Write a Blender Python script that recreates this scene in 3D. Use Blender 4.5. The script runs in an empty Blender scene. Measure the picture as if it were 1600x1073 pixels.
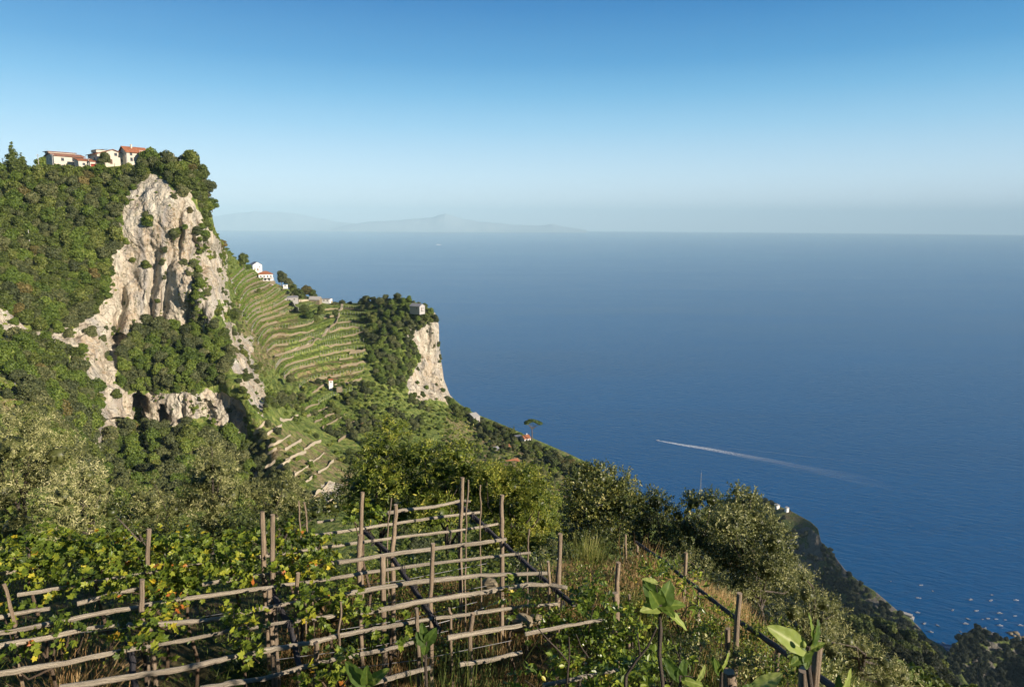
import bpy, math, random
import numpy as np
from mathutils import Vector, Matrix, Euler
from mathutils.kdtree import KDTree
R = math.radians
scene = bpy.context.scene
COL = scene.collection
rnd = random.Random(7)
# ------------------------------------------------------------------ camera, sky, sun, exposure
CAM_H = 450.0
FPX = 1067.0
PITCH = R(9.9)
ROLL = R(0.27)
cam_data = bpy.data.cameras.new('camera')
cam_data.sensor_width = 36.0
cam_data.lens = 36.0*FPX/1600.0
cam_data.clip_start = 0.1
cam_data.clip_end = 200000.0
cam = bpy.data.objects.new('camera', cam_data)
COL.objects.link(cam)
CM = Matrix.Rotation(math.pi/2-PITCH, 3, 'X') @ Matrix.Rotation(ROLL, 3, 'Z')
cam.matrix_world = Matrix.Translation((0, 0, CAM_H)) @ CM.to_4x4()
scene.camera = cam
CMn = np.array(CM)

SUN_AZ = R(120.0)      # from +Y towards +X: behind the camera, to the right
SUN_EL = R(20.0)
SUN_DIR = Vector((math.sin(SUN_AZ)*math.cos(SUN_EL), math.cos(SUN_AZ)*math.cos(SUN_EL), math.sin(SUN_EL)))
world = bpy.data.worlds.new('World')
scene.world = world
world.use_nodes = True
wt = world.node_tree
sky = wt.nodes.new('ShaderNodeTexSky')
sky.sky_type = 'NISHITA'
sky.sun_disc = False
sky.sun_elevation = SUN_EL
sky.sun_rotation = SUN_AZ
sky.altitude = 450.0
sky.air_density = 1.0
sky.dust_density = 0.1
sky.ozone_density = 6.0
bg = wt.nodes['Background']
bg.inputs['Strength'].default_value = 0.095
# the deep, polarised evening blue of the photograph: the sky texture toned by height above the horizon
_tc = wt.nodes.new('ShaderNodeTexCoord'); _sx = wt.nodes.new('ShaderNodeSeparateXYZ'); _rp = wt.nodes.new('ShaderNodeValToRGB')
wt.links.new(_tc.outputs['Generated'], _sx.inputs[0]); wt.links.new(_sx.outputs['Z'], _rp.inputs[0])
_st = [(0.0, (5.0, 5.7, 6.4)), (.035, (5.0, 5.95, 6.6)), (.065, (4.3, 5.7, 6.6)), (.132, (2.2, 4.3, 5.9)), (.175, (1.15, 3.3, 5.25)), (.214, (.50, 2.35, 4.5)), (.283, (.10, 1.42, 3.55)), (.45, (.03, .42, 1.25)), (1.0, (.02, .16, .55))]
_e = _rp.color_ramp.elements
while len(_e) < len(_st): _e.new(.5)
for _k, (_z, _c) in enumerate(_st): _e[_k].position = _z; _e[_k].color = (_c[0]/8, _c[1]/8, _c[2]/8, 1)
_ml = wt.nodes.new('ShaderNodeVectorMath'); _ml.operation = 'SCALE'; _ml.inputs['Scale'].default_value = 8.0
_mx = wt.nodes.new('ShaderNodeMix'); _mx.data_type = 'RGBA'; _mx.inputs[0].default_value = .12
wt.links.new(_rp.outputs[0], _ml.inputs[0]); wt.links.new(_ml.outputs[0], _mx.inputs[6]); wt.links.new(sky.outputs['Color'], _mx.inputs[7])
wt.links.new(_mx.outputs[2], bg.inputs['Color'])
sun_data = bpy.data.lights.new('sun', 'SUN')
sun_data.energy = 5.0
sun_data.angle = R(0.53)
sun_data.color = (1.0, 0.87, 0.74)
sun = bpy.data.objects.new('sun', sun_data)
sun.rotation_euler = SUN_DIR.to_track_quat('Z', 'Y').to_euler()
sun.location = (0, -50, CAM_H+100)
COL.objects.link(sun)
scene.view_settings.view_transform = 'Standard'
scene.view_settings.look = 'None'
scene.view_settings.exposure = 0.74
scene.view_settings.gamma = 1.0
cy = scene.cycles
cy.use_denoising = True
cy.use_adaptive_sampling = True
cy.adaptive_threshold = 0.015
cy.max_bounces = 6
cy.diffuse_bounces = 2
cy.glossy_bounces = 2
cy.transmission_bounces = 3
cy.transparent_max_bounces = 6
cy.volume_bounces = 0
cy.caustics_reflective = False
cy.caustics_refractive = False
cy.sample_clamp_indirect = 4.0

# ------------------------------------------------------------------ pixel <-> world (photo is 1600 x 1073)
def rays(px, py):
    px = np.asarray(px, float); py = np.asarray(py, float)
    d = np.stack([(px-800.0)/FPX, -(py-536.5)/FPX, -np.ones_like(px)], -1)
    return d @ CMn.T
def PY(px, py, Y):
    """points on the rays through the pixels, at world depth Y"""
    d = rays(px, py)
    t = np.asarray(Y, float)/d[..., 1]
    p = d*t[..., None]
    p[..., 2] += CAM_H
    return p
def P(px, py, Y):
    return Vector(PY(np.array([px]), np.array([py]), np.array([Y]))[0])
def PZ(px, py, z):
    d = rays(np.array([px]), np.array([py]))[0]
    t = (z-CAM_H)/d[2]
    return Vector((d[0]*t, d[1]*t, z))

# ------------------------------------------------------------------ noise
def _hash(ix, iy, iz, seed):
    h = (ix.astype(np.int64)*374761393 + iy.astype(np.int64)*668265263 + iz.astype(np.int64)*2147483647 + seed*974711) & 0xFFFFFFFF
    h = ((h ^ (h >> 13))*1274126177) & 0xFFFFFFFF
    h = (h ^ (h >> 16)) & 0xFFFFFF
    return h/float(0xFFFFFF)
def vnoise(p, seed=0):
    p = np.asarray(p, float)
    i = np.floor(p); f = p-i; f = f*f*(3-2*f)
    x, y, z = i[..., 0], i[..., 1], i[..., 2]
    out = 0
    for dx in (0, 1):
        for dy in (0, 1):
            for dz in (0, 1):
                w = (f[..., 0] if dx else 1-f[..., 0])*(f[..., 1] if dy else 1-f[..., 1])*(f[..., 2] if dz else 1-f[..., 2])
                out = out + w*_hash(x+dx, y+dy, z+dz, seed)
    return out*2-1
def fbm(p, octs=4, seed=0, gain=0.5):
    a, s, tot = 1.0, 0, 0
    p = np.asarray(p, float)
    for o in range(octs):
        s = s+a*vnoise(p*(2.03**o)+o*17.3, seed+o); tot += a; a *= gain
    return s/tot
def inpoly(px, py, poly):
    c = np.zeros(np.shape(px), bool)
    n = len(poly); j = n-1
    for i in range(n):
        xi, yi = poly[i]; xj, yj = poly[j]
        if yi != yj:
            c ^= ((yi > py) != (yj > py)) & (px < (xj-xi)*(py-yi)/(yj-yi)+xi)
        j = i
    return c
class TPS:
    def __init__(self, pts, vals, lam=1e-3):
        self.c = np.array(pts, float); self.sc = self.c.std(); c = self.c/self.sc
        n = len(c)
        K = self.k(((c[:, None]-c[None])**2).sum(-1))+lam*np.eye(n)
        Q = np.concatenate([np.ones((n, 1)), c], 1)
        A = np.zeros((n+3, n+3)); A[:n, :n] = K; A[:n, n:] = Q; A[n:, :n] = Q.T
        self.w = np.linalg.solve(A, np.concatenate([np.array(vals, float), np.zeros(3)]))
    @staticmethod
    def k(r2):
        return 0.5*r2*np.log(r2+1e-12)
    def __call__(self, x, y):
        sh = np.shape(x)
        q = np.stack([np.ravel(x), np.ravel(y)], 1)/self.sc
        c = self.c/self.sc; n = len(c); out = np.empty(len(q))
        for a in range(0, len(q), 50000):
            b = q[a:a+50000]
            out[a:a+50000] = self.k(((b[:, None]-c[None])**2).sum(-1))@self.w[:n]+self.w[n]+b@self.w[n+1:]
        return out.reshape(sh)

# ------------------------------------------------------------------ mesh collecting
class Geo:
    def __init__(s):
        s.v = []; s.f = []; s.t = []; s.g = []; s.n = 0
    def add(s, V, F, mat=0, tint=0.5, grain=None, smooth=False):
        V = np.asarray(V, float).reshape(-1, 3); F = np.asarray(F, int)
        if F.ndim == 1: F = F[None]
        s.v.append(V); s.f.append((F+s.n, mat, smooth))
        s.t.append(np.broadcast_to(np.asarray(tint, float), (len(V),)).copy())
        s.g.append(np.zeros((len(V), 3)) if grain is None else np.asarray(grain, float))
        s.n += len(V)
        return s
    def box(s, x0, x1, y0, y1, z0, z1, mat=0, tint=.5):
        V = [(x, y, z) for z in (z0, z1) for y in (y0, y1) for x in (x0, x1)]
        F = [(0, 2, 3, 1), (4, 5, 7, 6), (0, 1, 5, 4), (2, 6, 7, 3), (0, 4, 6, 2), (1, 3, 7, 5)]
        return s.add(V, F, mat, tint)
    def tube(s, pts, radii, sides=8, mat=0, tint=.5, bump=0.0, seed=0, cap=True):
        pts = np.array([tuple(p) for p in pts], float); n = len(pts)
        radii = np.broadcast_to(np.asarray(radii, float), (n,))
        tg = np.gradient(pts, axis=0); tg /= np.linalg.norm(tg, axis=1)[:, None]+1e-9
        up = np.array([0, 0, 1.0]) if abs(tg[:, 2]).mean() < .8 else np.array([1.0, 0, 0])
        a = np.cross(tg, up); a /= np.linalg.norm(a, axis=1)[:, None]+1e-9
        b = np.cross(a, tg)
        th = np.arange(sides)*2*math.pi/sides
        L = np.concatenate([[0], np.cumsum(np.linalg.norm(np.diff(pts, axis=0), axis=1))])
        rr = radii[:, None]*np.ones((1, sides))
        if bump:
            q = np.stack([np.repeat(L[:, None]*4, sides, 1), np.cos(th)[None]+np.zeros((n, 1))+seed*3.1, np.sin(th)[None]+np.zeros((n, 1))], -1)
            rr = rr*(1+bump*fbm(q, 3, seed))
        V = pts[:, None]+rr[..., None]*(np.cos(th)[None, :, None]*a[:, None]+np.sin(th)[None, :, None]*b[:, None])
        G = np.stack([np.repeat(L[:, None], sides, 1), np.cos(th)[None]+np.zeros((n, 1)), np.sin(th)[None]+np.full((n, 1), seed*1.7)], -1)
        i, j = np.meshgrid(np.arange(n-1), np.arange(sides), indexing='ij')
        j2 = (j+1) % sides
        F = np.stack([i*sides+j, i*sides+j2, (i+1)*sides+j2, (i+1)*sides+j], -1).reshape(-1, 4)
        s.add(V.reshape(-1, 3), F, mat, tint, G.reshape(-1, 3), True)
        if cap:
            for k, rev in ((0, False), (n-1, True)):
                idx = np.arange(sides)
                s.add(V[k], idx[::-1] if not rev else idx, mat, tint, G[k]*0+seed)
        return s
    def build(s, name, mats, parent=None, link=True):
        me = bpy.data.meshes.new(name)
        V = np.concatenate(s.v); T = np.concatenate(s.t); G = np.concatenate(s.g)
        me.vertices.add(len(V)); me.vertices.foreach_set('co', V.astype(np.float32).ravel())
        lo = np.concatenate([f[0].ravel() for f in s.f])
        cnt = np.concatenate([np.full(len(f[0]), f[0].shape[1]) for f in s.f])
        st = np.concatenate([[0], np.cumsum(cnt)[:-1]])
        me.loops.add(len(lo)); me.loops.foreach_set('vertex_index', lo.astype(np.int32))
        me.polygons.add(len(cnt))
        me.polygons.foreach_set('loop_start', st.astype(np.int32))
        me.polygons.foreach_set('loop_total', cnt.astype(np.int32))
        me.polygons.foreach_set('material_index', np.concatenate([np.full(len(f[0]), f[1]) for f in s.f]).astype(np.int32))
        me.polygons.foreach_set('use_smooth', np.concatenate([np.full(len(f[0]), f[2]) for f in s.f]))
        a = me.attributes.new('tint', 'FLOAT', 'POINT'); a.data.foreach_set('value', T.astype(np.float32))
        if np.abs(G).max() > 0:
            a = me.attributes.new('grain', 'FLOAT_VECTOR', 'POINT'); a.data.foreach_set('vector', G.astype(np.float32).ravel())
        me.update(calc_edges=True)
        for m in (mats if isinstance(mats, (list, tuple)) else [mats]): me.materials.append(m)
        o = bpy.data.objects.new(name, me)
        if link: COL.objects.link(o)
        if parent is not None: o.parent = parent
        return o
def tag(o, label, cat, group=None):
    o['label'] = label; o['category'] = cat
    if group: o['group'] = group
    return o
def empty(name, loc, label, cat, group=None, rz=0.0):
    o = bpy.data.objects.new(name, None)
    o.empty_display_size = 0.3
    o.location = loc; o.rotation_euler = (0, 0, rz)
    COL.objects.link(o)
    return tag(o, label, cat, group)
def kind(o, k):
    o['kind'] = k; return o
def copy_tree(o, parent=None):
    c = o.copy(); COL.objects.link(c); c.parent = parent
    for ch in list(o.children): copy_tree(ch, c)
    return c
def attr(o, name, vals, typ='FLOAT'):
    a = o.data.attributes.new(name, typ, 'POINT')
    if typ == 'FLOAT': a.data.foreach_set('value', np.asarray(vals, np.float32).ravel())
    else: a.data.foreach_set('vector', np.asarray(vals, np.float32).ravel())

# ------------------------------------------------------------------ materials
class M:
    """small node helper"""
    def __init__(s, name):
        s.m = bpy.data.materials.new(name); s.m.use_nodes = True
        s.t = s.m.node_tree; s.t.nodes.clear()
        s.out = s.t.nodes.new('ShaderNodeOutputMaterial')
    def n(s, typ, **kw):
        nd = s.t.nodes.new('ShaderNode'+typ)
        for k, v in kw.items():
            if k.startswith('_'): setattr(nd, k[1:], v)
            else:
                key = int(k[1:]) if (k[0] == 'i' and k[1:].isdigit()) else k.replace('__', ' ')
                s.set(nd, key, v)
        return nd
    def set(s, nd, key, v):
        inp = nd.inputs[key]
        if hasattr(v, 'outputs'): v = v.outputs[0]
        if isinstance(v, bpy.types.NodeSocket): s.t.links.new(v, inp)
        else: inp.default_value = v
    def noise(s, vec, scale, detail=4, rough=.5, dist=0):
        return s.n('TexNoise', Vector=vec, Scale=scale, Detail=detail, Roughness=rough, Distortion=dist)
    def ramp(s, fac, stops, interp='LINEAR'):
        r = s.n('ValToRGB', Fac=fac); e = r.color_ramp.elements; r.color_ramp.interpolation = interp
        while len(e) < len(stops): e.new(0.5)
        for k, (p, c) in enumerate(stops):
            e[k].position = p; e[k].color = (*c, 1) if len(c) == 3 else c
        return r
    def mix(s, fac, a, b):
        nd = s.t.nodes.new('ShaderNodeMix'); nd.data_type = 'RGBA'
        s.set(nd, 0, fac)
        for k, v in ((6, a), (7, b)):
            if isinstance(v, tuple) and len(v) == 3: v = (*v, 1)
            s.set(nd, k, v)
        return nd.outputs[2]
    def math(s, op, a, b=0.0, clamp=False):
        nd = s.t.nodes.new('ShaderNodeMath'); nd.operation = op; nd.use_clamp = clamp
        s.set(nd, 0, a); s.set(nd, 1, b); return nd.outputs[0]
    def scale(s, vec, x, y, z):
        nd = s.t.nodes.new('ShaderNodeMapping'); s.set(nd, 0, vec); nd.inputs['Scale'].default_value = (x, y, z); return nd.outputs[0]
    def attr(s, name):
        return s.n('Attribute', _attribute_name=name)
    def pos(s):
        return s.n('NewGeometry').outputs['Position']
    def obj(s):
        return s.n('TexCoord').outputs['Object']
    def bump(s, h, strength, dist):
        return s.n('Bump', Height=h, Strength=strength, Distance=dist)
    def finish(s, col, rough=.8, bump=None, spec=.3, **kw):
        b = s.n('BsdfPrincipled')
        if isinstance(col, tuple) and len(col) == 3: col = (*col, 1)
        s.set(b, 'Base Color', col); s.set(b, 'Roughness', rough); s.set(b, 'Specular IOR Level', spec)
        if bump is not None: s.set(b, 'Normal', bump)
        for k, v in kw.items(): s.set(b, k.replace('__', ' '), v)
        s.t.links.new(b.outputs[0], s.out.inputs[0]); s.b = b
        return s.m

def leaf_mat(name, stops, trans=.25, rough=.5, spec=.35, rand=0.0):
    m = M(name); t = m.attr('tint').outputs['Fac']
    if rand:
        oi = m.n('ObjectInfo').outputs['Random']
        t = m.math('ADD', m.math('MULTIPLY', t, 1-rand), m.math('MULTIPLY', oi, rand))
    c = m.ramp(t, stops).outputs[0]
    b = m.n('BsdfPrincipled'); m.set(b, 'Base Color', c); m.set(b, 'Roughness', rough); m.set(b, 'Specular IOR Level', spec)
    tr = m.n('BsdfTranslucent'); m.set(tr, 'Color', m.mix(.5, c, (.25, .32, .04)))
    mx = m.n('MixShader'); m.set(mx, 0, trans); m.t.links.new(b.outputs[0], mx.inputs[1]); m.t.links.new(tr.outputs[0], mx.inputs[2])
    m.t.links.new(mx.outputs[0], m.out.inputs[0])
    return m.m
def plain(name, col, rough=.8, spec=.3, var=.12, sc=3.0, metal=0.0):
    m = M(name); p = m.obj()
    n = m.noise(p, sc, 5, .6)
    c2 = tuple(x*(1-var*2) for x in col)
    c = m.mix(n.outputs[0], c2, col)
    return m.finish(c, rough, m.bump(n.outputs[0], .3, .02), spec, Metallic=metal)

MAT = {}
# limestone and hillside, driven by masks of where rock, soil and path lie
def ground_mat(name, dark=False):
    m = M(name); p = m.pos()
    rock = m.attr('rock').outputs['Fac']; dry = m.attr('dry').outputs['Fac']
    streak = m.noise(m.scale(p, .30, .30, .045), 1.0, 7, .62, .6)
    blot = m.noise(p, .045, 5, .6, .4)
    fine = m.noise(p, .9, 8, .68)
    pits = m.n('TexVoronoi', Vector=m.scale(p, .5, .5, .22), Scale=1.0)
    cream = m.ramp(streak.outputs[0], [(.30, (.16, .13, .10)), (.38, (.42, .35, .26)), (.50, (.53, .475, .36)), (.72, (.68, .63, .50))]).outputs[0]
    orange = m.ramp(blot.outputs[0], [(.46, (0, 0, 0)), (.60, (1, 1, 1))]).outputs[0]
    orange = m.math('MULTIPLY', orange, m.ramp(fine.outputs[0], [(.40, (0, 0, 0)), (.62, (.85,)*3)]).outputs[0])
    c = m.mix(orange, cream, (.38, .27, .155))
    grey = m.ramp(m.noise(m.scale(p, .12, .12, .018), 1.0, 5, .6, 1.0).outputs[0], [(.49, (0, 0, 0)), (.64, (.8,)*3)]).outputs[0]
    c = m.mix(grey, c, (.30, .285, .26))
    tuft = m.ramp(m.noise(m.scale(p, 1, 1, .55), .75, 6, .75).outputs[0], [(.565, (0, 0, 0)), (.61, (1, 1, 1))]).outputs[0]
    tuft = m.math('MULTIPLY', tuft, .8)
    c = m.mix(tuft, c, (.10, .105, .045))
    # soil and grass
    g = m.noise(p, .35, 6, .65)
    grass = m.ramp(g.outputs[0], [(.33, (.060, .090, .020)), (.48, (.135, .185, .038)), (.60, (.24, .27, .065)), (.72, (.38, .33, .14))]).outputs[0]
    soil = m.ramp(m.noise(p, .8, 6, .65).outputs[0], [(.32, (.10, .09, .035)), (.50, (.27, .20, .10)), (.68, (.42, .33, .20))]).outputs[0]
    dn = m.ramp(m.noise(p, .16, 5, .7).outputs[0], [(.42, (0, 0, 0)), (.60, (1, 1, 1))]).outputs[0]
    grass = m.mix(m.math('MULTIPLY', dry, dn, True), grass, soil)
    if dark:  # mountain shade over the headlands, put into rock and grass colour
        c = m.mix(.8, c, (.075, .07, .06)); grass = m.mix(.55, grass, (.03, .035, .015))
    rk = m.ramp(m.math('ADD', rock, m.math('MULTIPLY', m.math('SUBTRACT', fine.outputs[0], .5), .7)), [(.42, (0, 0, 0)), (.56, (1, 1, 1))]).outputs[0]
    col = m.mix(rk, grass, c)
    crk = m.t.nodes.new('ShaderNodeTexVoronoi'); crk.feature = 'DISTANCE_TO_EDGE'
    wv = m.n('VectorMath', _operation='ADD'); m.set(wv, 0, m.scale(p, .16, .16, .055)); m.set(wv, 1, m.n('VectorMath', _operation='SCALE').outputs[0])
    m.set(wv.inputs[1].links[0].from_node, 0, m.noise(p, .25, 4, .6).outputs['Color']); wv.inputs[1].links[0].from_node.inputs['Scale'].default_value = .9
    m.set(crk, 'Vector', wv); m.set(crk, 'Scale', 1.0)
    ck = m.ramp(crk.outputs['Distance'], [(.0, (0, 0, 0)), (.045, (1, 1, 1))]).outputs[0]
    h = m.math('ADD', m.math('MULTIPLY', streak.outputs[0], 1.1), m.math('MULTIPLY', fine.outputs[0], .55))
    h = m.math('ADD', h, m.math('MULTIPLY', m.math('MINIMUM', pits.outputs[0], .45), .9))
    h = m.math('ADD', h, m.math('MULTIPLY', ck, .35))
    return m.finish(col, .9, m.bump(h, .8, 1.8), .15)
MAT['ground'] = ground_mat('limestone_hillside')
MAT['ground_shaded'] = ground_mat('shade_toned_headland', True)  # darkened copy of the hillside ground, standing in for shade

def near_ground():
    m = M('terrace_soil'); p = m.pos()
    n = m.noise(p, 2.2, 8, .65); n2 = m.noise(p, .5, 4, .6)
    c = m.ramp(n.outputs[0], [(.3, (.045, .032, .018)), (.5, (.12, .085, .045)), (.68, (.26, .18, .09))]).outputs[0]
    g = m.ramp(n.outputs[0], [(.3, (.02, .03, .01)), (.6, (.07, .09, .025))]).outputs[0]
    c = m.mix(m.ramp(n2.outputs[0], [(.42, (0, 0, 0)), (.58, (1, 1, 1))]).outputs[0], c, g)
    return m.finish(c, .95, m.bump(n.outputs[0], .8, .12), .1)
MAT['near_ground'] = near_ground()

def sea_mat():
    m = M('sea_water'); p = m.pos()
    q = m.t.nodes.new('ShaderNodeMapping'); m.set(q, 0, p); q.inputs['Rotation'].default_value = (0, 0, R(24)); q = q.outputs[0]
    w1 = m.noise(m.scale(q, .035, .11, 1), 1.0, 3, .55, .5)
    w2 = m.noise(m.scale(q, .12, .32, 1), 1.0, 4, .6, .3)
    w3 = m.noise(m.scale(q, .006, .012, 1), 1.0, 4, .6, .8)
    h = m.math('ADD', m.math('MULTIPLY', w1.outputs[0], 1.0), m.math('MULTIPLY', w2.outputs[0], .45))
    big = m.noise(m.scale(p, .0006, .0025, 1), 1.0, 4, .6, 1.0)
    c = m.ramp(big.outputs[0], [(.3, (.0, .066, .200)), (.7, (.0, .086, .250))]).outputs[0]
    rough = m.math('ADD', m.math('MULTIPLY', big.outputs[0], .10), .16)
    b = m.bump(h, .9, 2.4)
    return m.finish(c, rough, b, .25, IOR=1.333)
MAT['sea'] = sea_mat()
MAT['foam'] = None

def wood_mat(name, lo, mid, hi):
    m = M(name); g = m.attr('grain').outputs['Vector']
    s1 = m.noise(m.scale(g, 1.6, 9, 9), 1.0, 6, .65, .3)
    s2 = m.noise(m.scale(g, .9, 1.5, 1.5), 1.0, 4, .6)
    c = m.ramp(s1.outputs[0], [(.36, lo), (.47, mid), (.62, hi)]).outputs[0]
    c = m.mix(m.ramp(s2.outputs[0], [(.45, (0, 0, 0)), (.7, (.6,)*3)]).outputs[0], c, tuple(x*.55 for x in mid))
    oi = m.n('ObjectInfo').outputs['Random']; c = m.mix(m.math('MULTIPLY', oi, .55), c, m.mix(.5, c, (.16, .145, .125)))
    return m.finish(c, .85, m.bump(s1.outputs[0], 1.0, .03), .2)
MAT['pole'] = wood_mat('weathered_chestnut', (.14, .105, .07), (.52, .44, .31), (.84, .75, .58))
MAT['post'] = wood_mat('split_post_wood', (.13, .09, .055), (.38, .28, .18), (.58, .46, .32))
MAT['beam'] = wood_mat('dark_beam_wood', (.035, .033, .036), (.085, .08, .085), (.15, .14, .145))
MAT['bark'] = wood_mat('bark', (.05, .04, .03), (.12, .095, .07), (.20, .165, .13))
MAT['vinewood'] = wood_mat('vine_bark', (.06, .04, .025), (.17, .115, .07), (.28, .20, .13))
# ------------------------------------------------------------------ sea
def build_sea():
    g = Geo(); nr, na = 60, 96
    rad = np.concatenate([[0], np.geomspace(300, 46000, nr-1)]); an = np.arange(na)*2*math.pi/na
    V = np.stack([rad[:, None]*np.cos(an), rad[:, None]*np.sin(an), np.zeros((nr, na))], -1).reshape(-1, 3)
    i, j = np.meshgrid(np.arange(nr-1), np.arange(na), indexing='ij'); j2 = (j+1) % na
    F = np.stack([i*na+j, (i+1)*na+j, (i+1)*na+j2, i*na+j2], -1).reshape(-1, 4)
    g.add(V, F, smooth=True)
    kind(g.build('sea_water', MAT['sea']), 'structure')
build_sea()

# ------------------------------------------------------------------ far coast on the horizon
def far_hills(name, pts, Y, thick, seed, label=None):
    px = np.array([p[0] for p in pts], float); py = np.array([p[1] for p in pts], float)
    n = 260; x = np.linspace(px[0], px[-1], n); y = np.interp(x, px, py)
    base = PY(x, np.full(n, 352.0), np.full(n, Y)); top = PY(x, y, np.full(n, Y))
    h = np.maximum(top[:, 2]-0, 5); h = h*(1+.10*fbm(np.stack([x*.08, x*0, x*0+seed], -1), 4, seed))
    g = Geo(); m = 24; t = np.linspace(-1, 1, m)
    V = np.zeros((n, m, 3))
    prof = np.cos(t*math.pi/2)**1.3
    V[:, :, 0] = base[:, 0][:, None]; V[:, :, 1] = Y+t[None]*thick
    V[:, :, 2] = h[:, None]*prof[None]*(1+.35*fbm(np.stack([V[..., 0]/900, V[..., 1]/900, V[..., 1]*0], -1), 4, seed)*(1-prof[None]))-4
    i, j = np.meshgrid(np.arange(n-1), np.arange(m-1), indexing='ij')
    g.add(V.reshape(-1, 3), np.stack([i*m+j, (i+1)*m+j, (i+1)*m+j+1, i*m+j+1], -1).reshape(-1, 4), smooth=True)
    kind(g.build(name, MAT['coast']), 'structure')
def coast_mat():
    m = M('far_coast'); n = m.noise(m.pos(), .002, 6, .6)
    return m.finish(m.ramp(n.outputs[0], [(.35, (.34, .40, .45)), (.6, (.40, .46, .49)), (.75, (.50, .52, .53))]).outputs[0], .9)  # pale blue-grey adds extra haze fade to the hills' own colour
MAT['coast'] = coast_mat()
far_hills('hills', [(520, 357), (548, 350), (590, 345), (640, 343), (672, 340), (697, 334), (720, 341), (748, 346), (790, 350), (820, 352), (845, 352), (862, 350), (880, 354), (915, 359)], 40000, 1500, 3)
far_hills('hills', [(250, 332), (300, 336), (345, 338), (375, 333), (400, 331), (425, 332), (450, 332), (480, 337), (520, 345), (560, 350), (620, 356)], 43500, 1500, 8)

# ------------------------------------------------------------------ landforms laid out from surveyed points (photo x, photo y, distance)
SURF = []
class Sheet:
    """a continuous sheet of ground between a crest line and a foot line"""
    def __init__(s, name, crest, foot, depth, nu, nv, back, mat, disp=None, rockfn=None, dryfn=None, seed=0):
        D = TPS([(a, b) for a, b, c in depth], [math.log(c) for a, b, c in depth], 2e-3)
        def resample(pl, n):
            pl = np.array(pl, float); L = np.concatenate([[0], np.cumsum(np.linalg.norm(np.diff(pl, axis=0), axis=1))])
            q = np.linspace(0, L[-1], n); return np.stack([np.interp(q, L, pl[:, 0]), np.interp(q, L, pl[:, 1])], -1)
        C = resample(crest, nu); B = resample(foot, nu)
        t = np.linspace(0, 1, nv)[:, None, None]
        UV = C[None]*(1-t)+B[None]*t                      # nv, nu, 2
        px, py = UV[..., 0], UV[..., 1]
        Y = np.exp(D(px, py))
        pos = PY(px, py, Y)
        rock = rockfn(px, py) if rockfn else np.zeros_like(px)
        dry = dryfn(px, py) if dryfn else np.zeros_like(px)
        s.D = D
        du = np.gradient(pos, axis=1); dv = np.gradient(pos, axis=0)
        nr = np.cross(dv, du); nr /= np.linalg.norm(nr, axis=-1)[..., None]+1e-9
        s.base = pos.copy(); s.px = px; s.py = py
        if disp is not None:
            pos = disp(pos, nr, px, py, rock, t[..., 0])
        # the far side, away from the viewer
        hor = PY(C[:, 0], C[:, 1], np.ones(nu)); hor[:, 2] = 0
        rows = []
        for dy, dz in back[::-1]:
            r = pos[0]+hor*dy; r[:, 2] += dz
            rows.append(r)
        nb = len(rows)
        V = np.concatenate([np.array(rows).reshape(nb, nu, 3), pos], 0)
        rk = np.concatenate([np.repeat(rock[:1], nb, 0), rock]); dr = np.concatenate([np.repeat(dry[:1], nb, 0), dry])
        N = nv+nb
        i, j = np.meshgrid(np.arange(N-1), np.arange(nu-1), indexing='ij')
        F = np.stack([i*nu+j, (i+1)*nu+j, (i+1)*nu+j+1, i*nu+j+1], -1).reshape(-1, 4)
        g = Geo(); g.add(V.reshape(-1, 3), F, smooth=True)
        o = kind(g.build(name, mat), 'structure')
        attr(o, 'rock', rk); attr(o, 'dry', dr)
        s.obj = o; s.pos = pos; s.rock = rock
        sub = (slice(None, None, 2), slice(None, None, 2))
        s.qp = np.stack([px[sub].ravel(), py[sub].ravel()], -1); s.qw = pos[sub].reshape(-1, 3); s.qr = rock[sub].ravel()
        s.kd = KDTree(len(s.qp))
        for k, (a, b) in enumerate(s.qp): s.kd.insert((a, b, 0), k)
        s.kd.balance()
    def at(s, px, py):
        _, k, _ = s.kd.find((px, py, 0)); return Vector(s.qw[k])
    def rk(s, px, py):
        _, k, _ = s.kd.find((px, py, 0)); return s.qr[k]

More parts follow.
